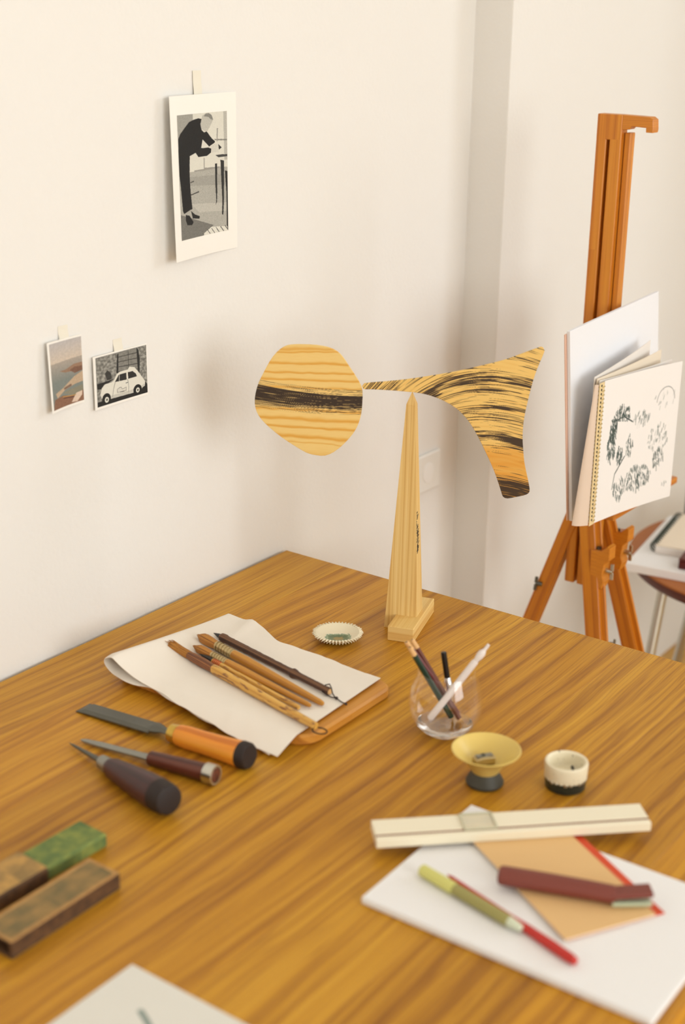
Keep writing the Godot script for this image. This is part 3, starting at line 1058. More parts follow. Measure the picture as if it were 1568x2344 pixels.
func build_sculpture() -> void:
	var tip := Vector3(1.585, 1.0811, 0.3322)
	var o := thing("balance_sculpture", "balancing wooden sculpture with brush-painted blades on a tapering post", "sculpture", Vector3(1.585, DESK, 0.3322))
	var flatwise := Basis(Vector3(0.5842, 0, 0.8116), Vector3.UP, Vector3(-0.8116, 0, 0.5842))
	var across := flatwise.x
	var arm := Node3D.new()
	# the two blades, thin pine plates in one upright plane
	var s := Shape.new()
	s.plate(outline([-165.5, 63.4, -149.6, 64.0, -131.6, 63.3, -115.9, 60.7, -104.3, 55.7, -96.2, 48.3, -88.3, 36.8, -78.9, 22.9, -71.9, 11.4, -68.2, 0.8, -68.1, -16.9, -69.3, -31.2, -73.2, -46.7, -80.8, -61.2, -93.2, -75.9, -106.0, -87.0, -118.7, -92.7, -131.5, -92.1, -144.2, -88.8, -160.5, -79.2, -177.9, -67.5, -195.2, -53.3, -206.6, -41.6, -212.9, -31.0, -215.5, -19.2, -214.4, -5.0, -209.8, 10.4, -202.9, 24.6, -194.9, 39.8, -185.8, 52.1, -175.6, 60.3]), 0.004, 0.0004, Transform3D(flatwise, Vector3(0, 0.3511, 0)), Rect2(-0.2294, 0.081, 0.1794, -0.1853))
	part("round_blade", s, M.disc_face, o, "rounded pine disc crossed by a sweep of dry black brushwork")
	s = Shape.new()
	s.plate(outline([-66.0, 10.9, -40.9, 13.7, -7.7, 17.7, 25.7, 23.3, 58.8, 29.8, 91.7, 38.0, 124.5, 47.1, 148.9, 56.7, 171.5, 65.5, 174.5, 64.8, 176.9, 60.6, 171.1, 43.6, 165.6, 26.5, 161.7, 9.3, 158.5, -8.0, 155.4, -27.3, 153.8, -44.8, 154.0, -62.3, 155.9, -80.0, 158.5, -98.0, 163.0, -115.8, 167.9, -135.4, 167.1, -142.9, 160.5, -146.5, 149.1, -149.2, 137.6, -151.4, 131.4, -148.9, 128.5, -141.7, 121.4, -121.9, 113.8, -104.1, 104.3, -84.6, 93.1, -63.3, 83.9, -47.7, 75.0, -35.6, 60.9, -21.9, 43.7, -11.7, 26.7, -5.1, 9.8, -1.1, -7.2, 0.5, -32.3, 2.3, -57.4, 3.1, -67.2, 3.6]), 0.004, 0.0004, Transform3D(flatwise, Vector3(0, 0.3511, 0)), Rect2(-0.0733, 0.084, 0.2645, -0.2495))
	part("long_blade", s, M.wing_face, o, "horn-shaped blade streaked with flowing black brushwork")
	arm.free()
	# post: square spire, straddling a short rail
	var along := Vector3(0.950, 0, -0.312)
	var side := Vector3(0.312, 0, 0.950)
	var frame := Basis(along, Vector3.UP, side)
	var foot := along * 0.006 - side * 0.004
	s = Shape.new()
	var v := PackedVector3Array()
	for q in [[0.0, 0.0165, 0.0245], [0.334, 0.0052, 0.0066], [0.3508, 0.0004, 0.0004]]:
		var lean: float = q[0] / 0.351
		for c in [[-1, -1], [1, -1], [1, 1], [-1, 1]]:
			v.append(Vector3(c[0] * q[1], q[0], c[1] * q[2] + 0.0) + (frame.inverse() * (foot * (1.0 - lean))))
	s.hull(v, [[0, 1, 2, 3], [8, 9, 10, 11], [0, 1, 5, 4], [1, 2, 6, 5], [2, 3, 7, 6], [3, 0, 4, 7], [4, 5, 9, 8], [5, 6, 10, 9], [6, 7, 11, 10], [7, 4, 8, 11]], Vector3(0, 0.15, 0), Transform3D(frame, Vector3.ZERO), Vector3.UP, Vector2.ZERO, 10.0)
	part("post", s, M.ash, o)
	# black hatching brushed on the side of the post
	s = Shape.new()
	for k in 26:
		var y := 0.118 + 0.062 * k / 26.0 + rng.randf_range(-0.001, 0.001)
		var half := lerpf(0.0165, 0.0052, y / 0.334)
		var zz := lerpf(0.0245, 0.0066, y / 0.334) - 0.004 * (1.0 - y / 0.351)
		var a := -half * rng.randf_range(0.55, 0.95)
		var b := minf(half * 0.9, a + rng.randf_range(0.003, 0.013) * (1.0 - 0.5 * absf(k - 9.0) / 17.0))
		var mid := 0.006 * (1.0 - y / 0.351) + (a + b) / 2
		s.box(Vector3.ZERO, Vector3(b - a, rng.randf_range(0.0009, 0.0020), 0.0003), 0.0001, Transform3D(frame * Basis(Vector3.BACK, 0.42), frame * Vector3(mid, y, zz + 0.0003)))
	part("brushed_hatching", s, M.ink_hair, o)
	s = Shape.new()
	s.box(Vector3(0.0066, 0.011, 0.0074), Vector3(0.118, 0.022, 0.0378), 0.0008, Transform3D(frame, Vector3.ZERO), Vector3.RIGHT, Vector2(0.1, 0.2))
	part("foot_rail", s, M.pine, o)


func bar(s: Shape, a: Vector3, b: Vector3, wide: float, deep: float, front: Vector3, bevel := 0.0015) -> void:
	var x := (b - a).normalized()
	var z := (front - x * front.dot(x)).normalized()
	var y := z.cross(x)
	s.box(Vector3(a.distance_to(b) / 2, 0, 0), Vector3(a.distance_to(b), wide, deep), bevel, Transform3D(Basis(x, y, z), a))


func wing_nut(parent: Node3D, at: Vector3, out: Vector3, m: Material, size := 1.0) -> void:
	var s := Shape.new()
	var x := out.normalized()
	var z := x.cross(Vector3.UP).normalized()
	var b := Basis(x, z.cross(x), z)
	s.turned([[0.0, 0.004 * size], [0.009 * size, 0.0045 * size], [0.012 * size, 0.003 * size]], 14, 1, 1, Transform3D(b, at))
	for k in [-1, 1]:
		s.box(Vector3(0.011 * size, k * 0.0075 * size, 0), Vector3(0.006 * size, 0.012 * size, 0.0025 * size), 0.0008, Transform3D(b, at))
	part("wing_nut", s, m, parent)


func build_easel() -> void:
	var base := Vector3(2.18, 0, 0.30)
	var o := thing("easel", "varnished beech tripod easel standing between the desk and the round table", "easel", base)
	var face := Vector3(0, 0, 1)
	# mast: two long rails with a slot between them, closed at the top
	var s := Shape.new()
	s.box(Vector3(0.0, 1.01, 0.0025), Vector3(0.022, 0.815, 0.018), 0.0012, Transform3D.IDENTITY, Vector3.UP)
	s.box(Vector3(0.0, 1.01, 0.0275), Vector3(0.022, 0.815, 0.0200), 0.0012, Transform3D.IDENTITY, Vector3.UP, Vector2(0.3, 0.05))
	s.box(Vector3(0.006, 1.01, 0.0145), Vector3(0.006, 0.80, 0.008), 0.0005, Transform3D.IDENTITY, Vector3.UP)
	s.box(Vector3(0.0, 1.398, 0.0155), Vector3(0.0222, 0.040, 0.0442), 0.0012, Transform3D.IDENTITY, Vector3.UP)
	part("mast", s, M.varnished_beech, o)
	s = Shape.new()
	s.box(Vector3(0.008, 1.0, 0.044), Vector3(0.018, 0.78, 0.010), 0.001, Transform3D.IDENTITY, Vector3.UP, Vector2(0.1, 0.02))
	part("front_strip", s, M.varnished_beech, o)
	# canvas hook at the top, reaching forward
	s = Shape.new()
	var hook := PackedVector2Array([Vector2(0.037, 1.418), Vector2(0.084, 1.417), Vector2(0.090, 1.413), Vector2(0.0915, 1.398), Vector2(0.0905, 1.393), Vector2(0.079, 1.393), Vector2(0.0785, 1.400), Vector2(0.054, 1.401), Vector2(0.050, 1.396), Vector2(0.037, 1.394)])
	s.plate(hook, 0.021, 0.001, Transform3D(Basis(Vector3.BACK, Vector3.UP, Vector3.LEFT), Vector3.ZERO), Rect2(0, 0, 0.6, 0.12), 25.0)
	part("canvas_hook", s, M.varnished_beech, o)
	# front legs
	for q in [[-0.014, -0.11], [0.022, 0.18]]:
		s = Shape.new()
		bar(s, Vector3(q[0], 0.775, 0.028), Vector3(q[1], 0.012, 0.185), 0.022, 0.030, face)
		part("front_leg", s, M.varnished_beech, o)
		s = Shape.new()
		var a := Vector3(q[0], 0.775, 0.047)
		var b := Vector3(q[1], 0.012, 0.204)
		bar(s, a.lerp(b, 0.02), a.lerp(b, 0.98), 0.006, 0.010, face, 0.0008)
		part("leg_runner", s, M.varnished_beech, o)
	# rear leg, reaching back to the wall
	s = Shape.new()
	bar(s, Vector3(0.0, 0.83, 0.034), Vector3(0.0, 0.012, -0.236), 0.026, 0.026, face)
	part("rear_leg", s, M.varnished_beech, o)
	wing_nut(o, Vector3(-0.013, 0.585, -0.050), Vector3(-0.6, 0.1, -1), M.dark_steel, 1.0)
	# brackets that carry the canvas, one on each front leg
	for q in [[-0.030, 0.660, 0.0685], [0.046, 0.672, 0.067]]:
		var c := Node3D.new()
		c.name = "canvas_bracket"
		o.add_child(c, true)
		c.position = Vector3(q[0], q[1], q[2])
		s = Shape.new()
		s.plate(PackedVector2Array([Vector2(-0.013, 0.026), Vector2(0.005, 0.028), Vector2(0.008, 0.029), Vector2(0.018, 0.039), Vector2(0.023, 0.037), Vector2(0.023, 0.014), Vector2(0.014, 0.004), Vector2(0.012, -0.016), Vector2(0.016, -0.028), Vector2(0.012, -0.042), Vector2(-0.009, -0.044), Vector2(-0.012, -0.018)]), 0.024, 0.0012, Transform3D(Basis(Vector3.BACK, Vector3.UP, Vector3.LEFT), Vector3.ZERO), Rect2(0, 0, 0.6, 0.12), 25.0)
		part("bracket_block", s, M.varnished_beech, c)
		s = Shape.new()
		s.lathe([[0, 0.0], [0.004, 0.0], [0.004, 0.004], [0, 0.004]], 12, Transform3D(Basis.IDENTITY, Vector3(-0.002, 0.0272, -0.002)))
		part("bolt_head", s, M.dark_steel, c)
		wing_nut(c, Vector3(0.0, -0.010, 0.0125), Vector3(0, 0, 1), M.bright_steel, 1.1)
	wing_nut(o, Vector3(-0.04, 0.52, 0.105), Vector3(0, 0, 1), M.steel, 0.8)
	# brass knob where the legs meet
	s = Shape.new()
	s.lathe([[0, -0.009], [0.006, -0.007], [0.009, 0.0], [0.007, 0.006], [0, 0.009]], 20, Transform3D(Basis(Vector3.RIGHT, PI / 2), Vector3(-0.034, 0.748, 0.040)))
	part("knob", s, M.brass, o)
	# ledge under the pads
	s = Shape.new()
	s.box(Vector3(0.03, 0.776, 0.085), Vector3(0.26, 0.012, 0.07), 0.0015)
	part("ledge", s, M.varnished_beech, o)

	# the white pad leaning on the mast
	var p := thing("drawing_pad", "large white drawing pad with a pink back leaning on the easel mast", "pad", Vector3(2.0, 0.784, 0.376))
	var lean := Basis(Vector3.UP, -0.03) * Basis(Vector3.RIGHT, -0.055) * Basis(Vector3.BACK, 0.06)
	s = Shape.new()
	s.box(Vector3(0.155, 0.160, 0.004), Vector3(0.31, 0.318, 0.006), 0.0006, Transform3D(lean, Vector3.ZERO))
	part("paper_block", s, M.pad_paper, p)
	s = Shape.new()
	s.box(Vector3(0.153, 0.158, -0.0005), Vector3(0.314, 0.312, 0.0024), 0.0006, Transform3D(lean, Vector3.ZERO))
	part("back_card", s, M.pink_card, p)

	# the spiral sketchbook in front of it, folded open
	var b := thing("spiral_sketchbook", "spiral sketchbook open at an ink drawing of a garden on the easel", "sketchbook", Vector3(1.996, 0.785, 0.412))
	var open := Basis(Vector3.UP, -0.20)
	var h := 0.238
	s = Shape.new()
	s.sheet(func(u: float, t: float) -> Vector3: return open * Vector3(0.013 + 0.209 * u, (1.0 - t) * h + 0.003, 0.004 - 0.010 * sin(u * PI) * 0.4), 16, 4, 0.0006)
	part("front_page", s, M.drawn_page, b)
	for k in 3:
		s = Shape.new()
		var kk: int = k
		s.sheet(func(u: float, t: float) -> Vector3: return Basis(Vector3.UP, -0.14 + 0.07 * kk) * Vector3(0.008 + (0.212 - 0.004 * kk) * u, (1.0 - t) * (h + 0.002 * kk) + 0.003 + 0.012 * kk * u, -0.002 - 0.004 * kk + 0.012 * u * (1.0 - u)), 12, 3, 0.0012)
		part("page", s, [M.sketch_paper, M.cream_pages, M.sketch_paper][k], b)
	# pages turned round behind the coil
	s = Shape.new()
	s.sheet(func(u: float, t: float) -> Vector3: return Vector3(-0.004 - (0.003 + 0.013 * t) * sin(u * 1.7), (1.0 - t) * h * 0.985 + 0.003, 0.003 - (0.004 + 0.016 * t) * u), 10, 6, 0.0012)
	part("turned_pages", s, M.turned_paper, b)
	s = Shape.new()
	s.box(Vector3(0.003, h / 2 + 0.002, 0.0060), Vector3(0.017, h, 0.0012), 0.0004)
	part("coil_gutter", s, M.gutter_card, b)
	for k in 34:
		s = Shape.new()
		var y := 0.008 + (h - 0.014) * k / 33.0
		var ring := []
		for j in 11:
			var a := TAU * j / 10.0
			ring.append(Vector3(0.0075 + 0.0065 * cos(a), y + 0.0008 * sin(a), 0.0035 + 0.0048 * sin(a)))
		s.tube(ring, [0.0009], 5)
		part("coil_ring", s, M.coil, b)
	for k in 34:
		s = Shape.new()
		s.lathe([[0, 0], [0.0019, 0], [0.0019, 0.0006], [0, 0.0006]], 10, Transform3D(Basis(Vector3.RIGHT, PI / 2), Vector3(0.001, 0.0115 + (h - 0.014) * k / 33.0, 0.0064)))
		part("punched_hole", s, M.hole, b)


func build_side_table() -> void:
	var o := thing("round_table", "low round brown table with steel legs beside the easel", "table", Vector3(2.775, 0, 0.475))
	var s := Shape.new()
	s.lathe([[0, 0.468], [0.275, 0.468], [0.292, 0.474], [0.298, 0.484], [0.298, 0.494], [0, 0.494]], 96)
	part("table_edge", s, M.stool_edge, o)
	s = Shape.new()
	s.lathe([[0, 0.493], [0.297, 0.493], [0.2975, 0.498], [0.295, 0.5], [0, 0.5]], 96)
	part("table_top", s, M.stool_wood, o)
	for q in [[-0.115, -0.186, -0.245, -0.185], [0.115, -0.186, 0.125, -0.26], [-0.115, 0.186, -0.245, 0.185], [0.115, 0.186, 0.245, 0.185]]:
		s = Shape.new()
		s.tube([Vector3(q[0], 0.47, q[1]), Vector3(q[2], 0.0, q[3])], [0.0105], 16)
		part("leg", s, M.bright_steel, o)
	var p := thing("paper_stack", "thick white paper pad on the round table under the spiral notebook", "pad", Vector3(2.519, 0.5, 0.256), 0.1486)
	s = Shape.new()
	s.box(Vector3(0.165, 0.009, 0.11), Vector3(0.33, 0.018, 0.22), 0.001)
	part("pages", s, M.white_paper, p)
	var n := thing("spiral_notebook", "cream notebook with a dark spiral spine lying on the white pad", "notebook", Vector3(2.612, 0.518, 0.264), 0.165)
	s = Shape.new()
	s.box(Vector3(0.10, 0.008, 0.09), Vector3(0.22, 0.016, 0.15), 0.001)
	part("pages", s, M.sketch_paper, n)
	s = Shape.new()
	s.box(Vector3(0.10, 0.0175, 0.088), Vector3(0.216, 0.002, 0.146), 0.0006)
	part("cover", s, M.cream_pages, n)
	for k in 18:
		s = Shape.new()
		var ring := []
		for j in 11:
			var a := TAU * j / 10.0
			ring.append(Vector3(0.002 + 0.0118 * k, 0.0105 + 0.0105 * sin(a), 0.012 + 0.010 * cos(a)))
		s.tube(ring, [0.0016], 6)
		part("coil_ring", s, M.dark_coil, n)
	var c := thing("dark_box", "small oxblood box resting on the white pad", "box", Vector3(2.582, 0.518, 0.375), 0.1486)
	s = Shape.new()
	s.box(Vector3(0.0, 0.009, 0.0), Vector3(0.052, 0.018, 0.05), 0.0015)
	part("body", s, M.dark_oxblood, c)
	s = Shape.new()
	s.box(Vector3(0.0, 0.0205, 0.0), Vector3(0.053, 0.005, 0.051), 0.0015)
	part("lid", s, M.stool_edge, c)
	var j := thing("brown_jar", "dark brown jar standing on the round table behind the notebook", "jar", Vector3(2.905, 0.5, 0.255))
	s = Shape.new()
	s.lathe([[0, 0], [0.033, 0.0], [0.036, 0.006], [0.036, 0.075], [0.028, 0.09], [0, 0.09]], 32)
	part("body", s, M.brown_glass, j)
	s = Shape.new()
	s.lathe([[0, 0.09], [0.03, 0.09], [0.03, 0.108], [0.0285, 0.11], [0, 0.11]], 32)
	part("lid", s, M.black_lacquer, j)


func build_cloth_and_brushes() -> void:
	var o := thing("wooden_board", "wooden serving board with round corners under the white cloth", "board", Vector3(1.303, DESK, 0.282))
	var poly := PackedVector2Array()
	for q in [[1, 1, 0.022, 0], [-1, 1, 0.034, 1], [-1, -1, 0.018, 2], [1, -1, 0.018, 3]]:
		for k in 7:
			var a: float = PI / 2 * q[3] + PI / 2 * k / 6.0
			poly.append(Vector2(q[0] * (0.0965 - q[2]) + q[2] * cos(a), q[1] * (0.158 - q[2]) + q[2] * sin(a)))
	var s := Shape.new()
	s.plate(poly, 0.0145, 0.0028, Transform3D(Basis(Vector3.RIGHT, Vector3.BACK, Vector3.DOWN), Vector3(0, 0.00725, 0)), Rect2(0, 0, 1, 1), 40.0)
	# grain across, as the end shows
	for i in s.T.size():
		s.T[i] = Vector2(s.V[i].x, s.V[i].z + s.V[i].y)
	part("panel", s, M.board_wood, o)

	# the cloth: folded double, the fold curling open along the wall side
	var top := DESK + 0.0145
	var c := thing("linen_cloth", "folded white linen cloth spread over the wooden board", "cloth", Vector3(1.30, top, 0.27))
	var wave := noise(151, 1.0, 2)
	var fn := func(u: float, t: float) -> Vector3:
		# u across (x), t along the profile: under layer, fold, upper layer
		var x := lerpf(-0.105, 0.128, u)
		var bulge := 0.0022 + 0.0105 * pow(1.0 - u, 1.3)
		var zlow := -0.152 + 0.012 * u
		var zhigh := lerpf(0.158, 0.150, u)
		var y := 0.0
		var z := 0.0
		if t < 0.38:
			var k := t / 0.38
			z = lerpf(zhigh - 0.012, zlow + bulge, k)
			y = 0.0012
		elif t < 0.56:
			var k := (t - 0.38) / 0.18
			var a := -PI / 2 - PI * k
			z = zlow + bulge + cos(a) * bulge * (1.0 + 0.5 * sin(k * PI))
			y = 0.0012 + bulge + sin(a) * bulge
		else:
			var k := (t - 0.56) / 0.44
			z = lerpf(zlow + bulge, zhigh, k)
			y = 0.0012 + 0.0022 + (2.0 * bulge - 0.0022) * pow(maxf(0.0, 1.0 - k * 3.6), 2.0) + 0.0012 * absf(wave.get_noise_2d(x * 14.0, z * 14.0)) * (1.0 - smoothstep(0.9, 1.0, k))
			y += 0.0045 * exp(-pow((z + 0.085 + 0.04 * (u - 0.8)) / 0.010, 2.0)) * smoothstep(0.55, 1.0, u)
		x += 0.006 * wave.get_noise_2d(z * 9.0, 3.0 + (t if t > 0.5 else 0.2) * 2.0) * (1.0 if u > 0.5 else 1.0)
		x -= 0.030 * (1.0 - u) * smoothstep(-0.08, 0.16, z)
		x -= 0.024 * u * smoothstep(-0.09, -0.02, z) + 0.012 * u * smoothstep(0.0, 0.15, z)
		# hangs over the near side of the board
		var over := maxf(0.0, -0.0935 - x)
		y -= over * 0.30
		return Vector3(x, y + 0.0012, z)
	s = Shape.new()
	s.sheet(fn, 40, 110, 0.0009)
	part("cloth", s, M.linen, c)

	var y := top + 0.0052
	# A: coarse brush with a mottled bamboo handle
	var a := lying("paint_brush", "coarse brush with mottled bamboo handle and hanging loop, foremost on the cloth", "brush", Vector3(1.2922, y + 0.0062, 0.1434), Vector3(1.2273, y + 0.0062, 0.4395))
	var g := Shape.new()
	for k in 150:
		var ang := rng.randf() * TAU
		var rad := sqrt(rng.randf())
		var tip := Vector3(rng.randf_range(-0.006, 0.004), cos(ang) * rad * 0.0058, sin(ang) * rad * 0.0086)
		g.tube([Vector3(0.044, tip.y * 0.75, tip.z * 0.6), Vector3(0.024, tip.y * 0.8, tip.z * 0.65), tip], [0.0011, 0.0010, 0.0003], 5)
	g.turned([[0.000, 0.0036], [0.004, 0.0066], [0.012, 0.0074], [0.024, 0.0060], [0.045, 0.0056]], 20, 0.7, 1.0)
	part("bristles", g, M.bristle, a)
	g = Shape.new()
	g.turned([[0.040, 0.0052], [0.052, 0.0068], [0.075, 0.0074], [0.098, 0.0064], [0.104, 0.0058]], 20, 0.85, 1.0)
	part("bound_hair", g, M.coarse_bristle, a)
	g = Shape.new()
	g.turned([[0.098, 0.0060], [0.102, 0.0066], [0.15, 0.0064], [0.22, 0.006], [0.290, 0.0052], [0.303, 0.0048], [0.3035, 0.0042]], 24)
	part("handle", g, M.bamboo, a)
	g = Shape.new()
	var loop := []
	for k in 25:
		var an := TAU * k / 24.0
		loop.append(Vector3(0.311 - 0.0095 * cos(an), -0.003 + 0.001 * sin(an), 0.0085 * sin(an)))
	g.tube(loop, [0.0009], 8)
	part("hanging_loop", g, M.thong, a)
	# E: thin bamboo brush tucked against it
	var e := lying("paint_brush", "thin pale bamboo brush bound with red thread", "brush", Vector3(1.2985, y + 0.004, 0.190), Vector3(1.2562, y + 0.004, 0.3925))
	g = Shape.new()
	g.turned([[0.0, 0.0004], [0.008, 0.0022], [0.02, 0.0036], [0.032, 0.0034]], 16)
	part("bristles", g, M.ink_hair, e)
	g = Shape.new()
	g.turned([[0.030, 0.0034], [0.033, 0.0037], [0.12, 0.0036], [0.205, 0.0032], [0.206, 0.0028]], 18)
	part("handle", g, M.bamboo, e)
	g = Shape.new()
	for k in 5:
		var at := 0.034 + 0.0032 * k
		g.turned([[at - 0.0008, 0.0038], [at, 0.0044], [at + 0.0008, 0.0038]], 16)
	part("red_thread", g, M.red_thread, e)
	# B and C: two mops with wire-bound quills
	mop("sable mop brush with wire-bound ferrule beside the bamboo brushes", Vector3(1.3066, y + 0.0066, 0.1757), Vector3(1.2675, y + 0.005, 0.4023), 0.0066, 0.037, 0.066)
	mop("fuller sable mop brush with wire-bound ferrule next to the dark twig brush", Vector3(1.3345, y + 0.0078, 0.1585), Vector3(1.2809, y + 0.005, 0.4120), 0.0078, 0.041, 0.076)
	# D: ink brush made of a twig
	var d := lying("paint_brush", "dark twig-handled ink brush with black point and cord loop", "brush", Vector3(1.3573, y + 0.0056, 0.1645), Vector3(1.3125, y + 0.0056, 0.3981))
	g = Shape.new()
	g.turned([[0.0, 0.0003], [0.005, 0.0017], [0.012, 0.0032], [0.019, 0.0036]], 16)
	part("point", g, M.ink_hair, d)
	g = Shape.new()
	g.turned([[0.0165, 0.0037], [0.0168, 0.0045], [0.0188, 0.0045], [0.019, 0.0037]], 20)
	part("collar", g, M.bare_cedar, d)
	g = Shape.new()
	var prof := []
	var bark := noise(161, 1.0, 2)
	for k in 60:
		var x := 0.0185 + 0.2195 * k / 59.0
		var rr := lerpf(0.0056, 0.0044, k / 59.0) + 0.0004 * bark.get_noise_1d(x * 120.0)
		rr += 0.0022 * exp(-pow((x - 0.169) / 0.0045, 2.0)) + 0.0010 * exp(-pow((x - 0.024) / 0.004, 2.0)) + 0.0008 * exp(-pow((x - 0.234) / 0.004, 2.0))
		prof.append([x, rr])
	g.turned(prof, 20)
	part("handle", g, M.twig_bark, d)
	g = Shape.new()
	g.turned([[0.2375, 0.0040], [0.2385, 0.0036]], 16)
	part("cut_end", g, M.bare_cedar, d)
	g = Shape.new()
	g.tube([Vector3(0.228, 0.0052, -0.001), Vector3(0.234, 0.0082, -0.003), Vector3(0.241, 0.0070, 0.0005), Vector3(0.246, 0.002, 0.003), Vector3(0.2495, -0.002, 0.0025), Vector3(0.252, -0.003, 0.002), Vector3(0.262, -0.004, 0.003), Vector3(0.270, -0.0045, 0.002)], [0.0008], 8)
	g.tube([Vector3(0.229, -0.001, 0.0054), Vector3(0.238, -0.002, 0.0062), Vector3(0.246, -0.003, 0.0052), Vector3(0.252, -0.003, 0.002)], [0.0008], 8)
	g.turned([[0.2500, 0.0005], [0.2515, 0.0021], [0.2535, 0.0021], [0.255, 0.0005]], 12, 1, 1, Transform3D(Basis.IDENTITY, Vector3(0, -0.003, 0.002)))
	g.turned([[0.268, 0.0005], [0.269, 0.0016], [0.271, 0.0016], [0.272, 0.0005]], 10, 1, 1, Transform3D(Basis.IDENTITY, Vector3(0, -0.0045, 0.002)))
	part("cord_loop", g, M.thong, d)


func mop(label: String, a: Vector3, b: Vector3, r: float, hair: float, ferrule: float) -> void:
	var o := lying("paint_brush", label, "brush", a, b)
	var l := a.distance_to(b)
	var g := Shape.new()
	g.turned([[-0.002, 0.0003], [0.001, r * 0.35], [0.006, r * 0.78], [0.014, r * 1.05], [0.024, r * 1.0], [hair, r * 0.78]], 22, 0.9)
	for k in 24:
		var an := TAU * k / 24.0
		g.tube([Vector3(0.01, cos(an) * r * 0.82, sin(an) * r * 0.92), Vector3(0.003, cos(an) * r * 0.45, sin(an) * r * 0.5), Vector3(-0.003 + 0.002 * sin(k * 2.3), cos(an) * r * 0.1, sin(an) * r * 0.12)], [0.0006, 0.0005, 0.0002], 5)
	part("bristles", g, M.bristle, o)
	g = Shape.new()
	g.turned([[hair - 0.002, r * 0.74], [hair, r * 0.80], [ferrule, r * 0.86], [ferrule + 0.002, r * 0.8]], 22)
	part("ferrule", g, M.wire, o)
	g = Shape.new()
	for k in 6:
		var x := lerpf(hair + 0.002, ferrule - 0.002, k / 5.0)
		var ring := []
		for j in 17:
			var an := TAU * j / 16.0
			ring.append(Vector3(x + 0.0012 * sin(an), cos(an) * r * 0.87, sin(an) * r * 0.87))
		g.tube(ring, [0.00055], 6)
	part("wire_binding", g, M.thin_wire, o)
	g = Shape.new()
	g.turned([[ferrule - 0.001, r * 0.80], [ferrule + 0.002, r * 0.86], [ferrule + 0.03, r * 0.92], [ferrule + 0.07, r * 0.80], [l - 0.05, r * 0.62], [l - 0.008, r * 0.5], [l - 0.002, r * 0.38], [l, r * 0.1]], 24)
	part("handle", g, M.brush_wood, o)


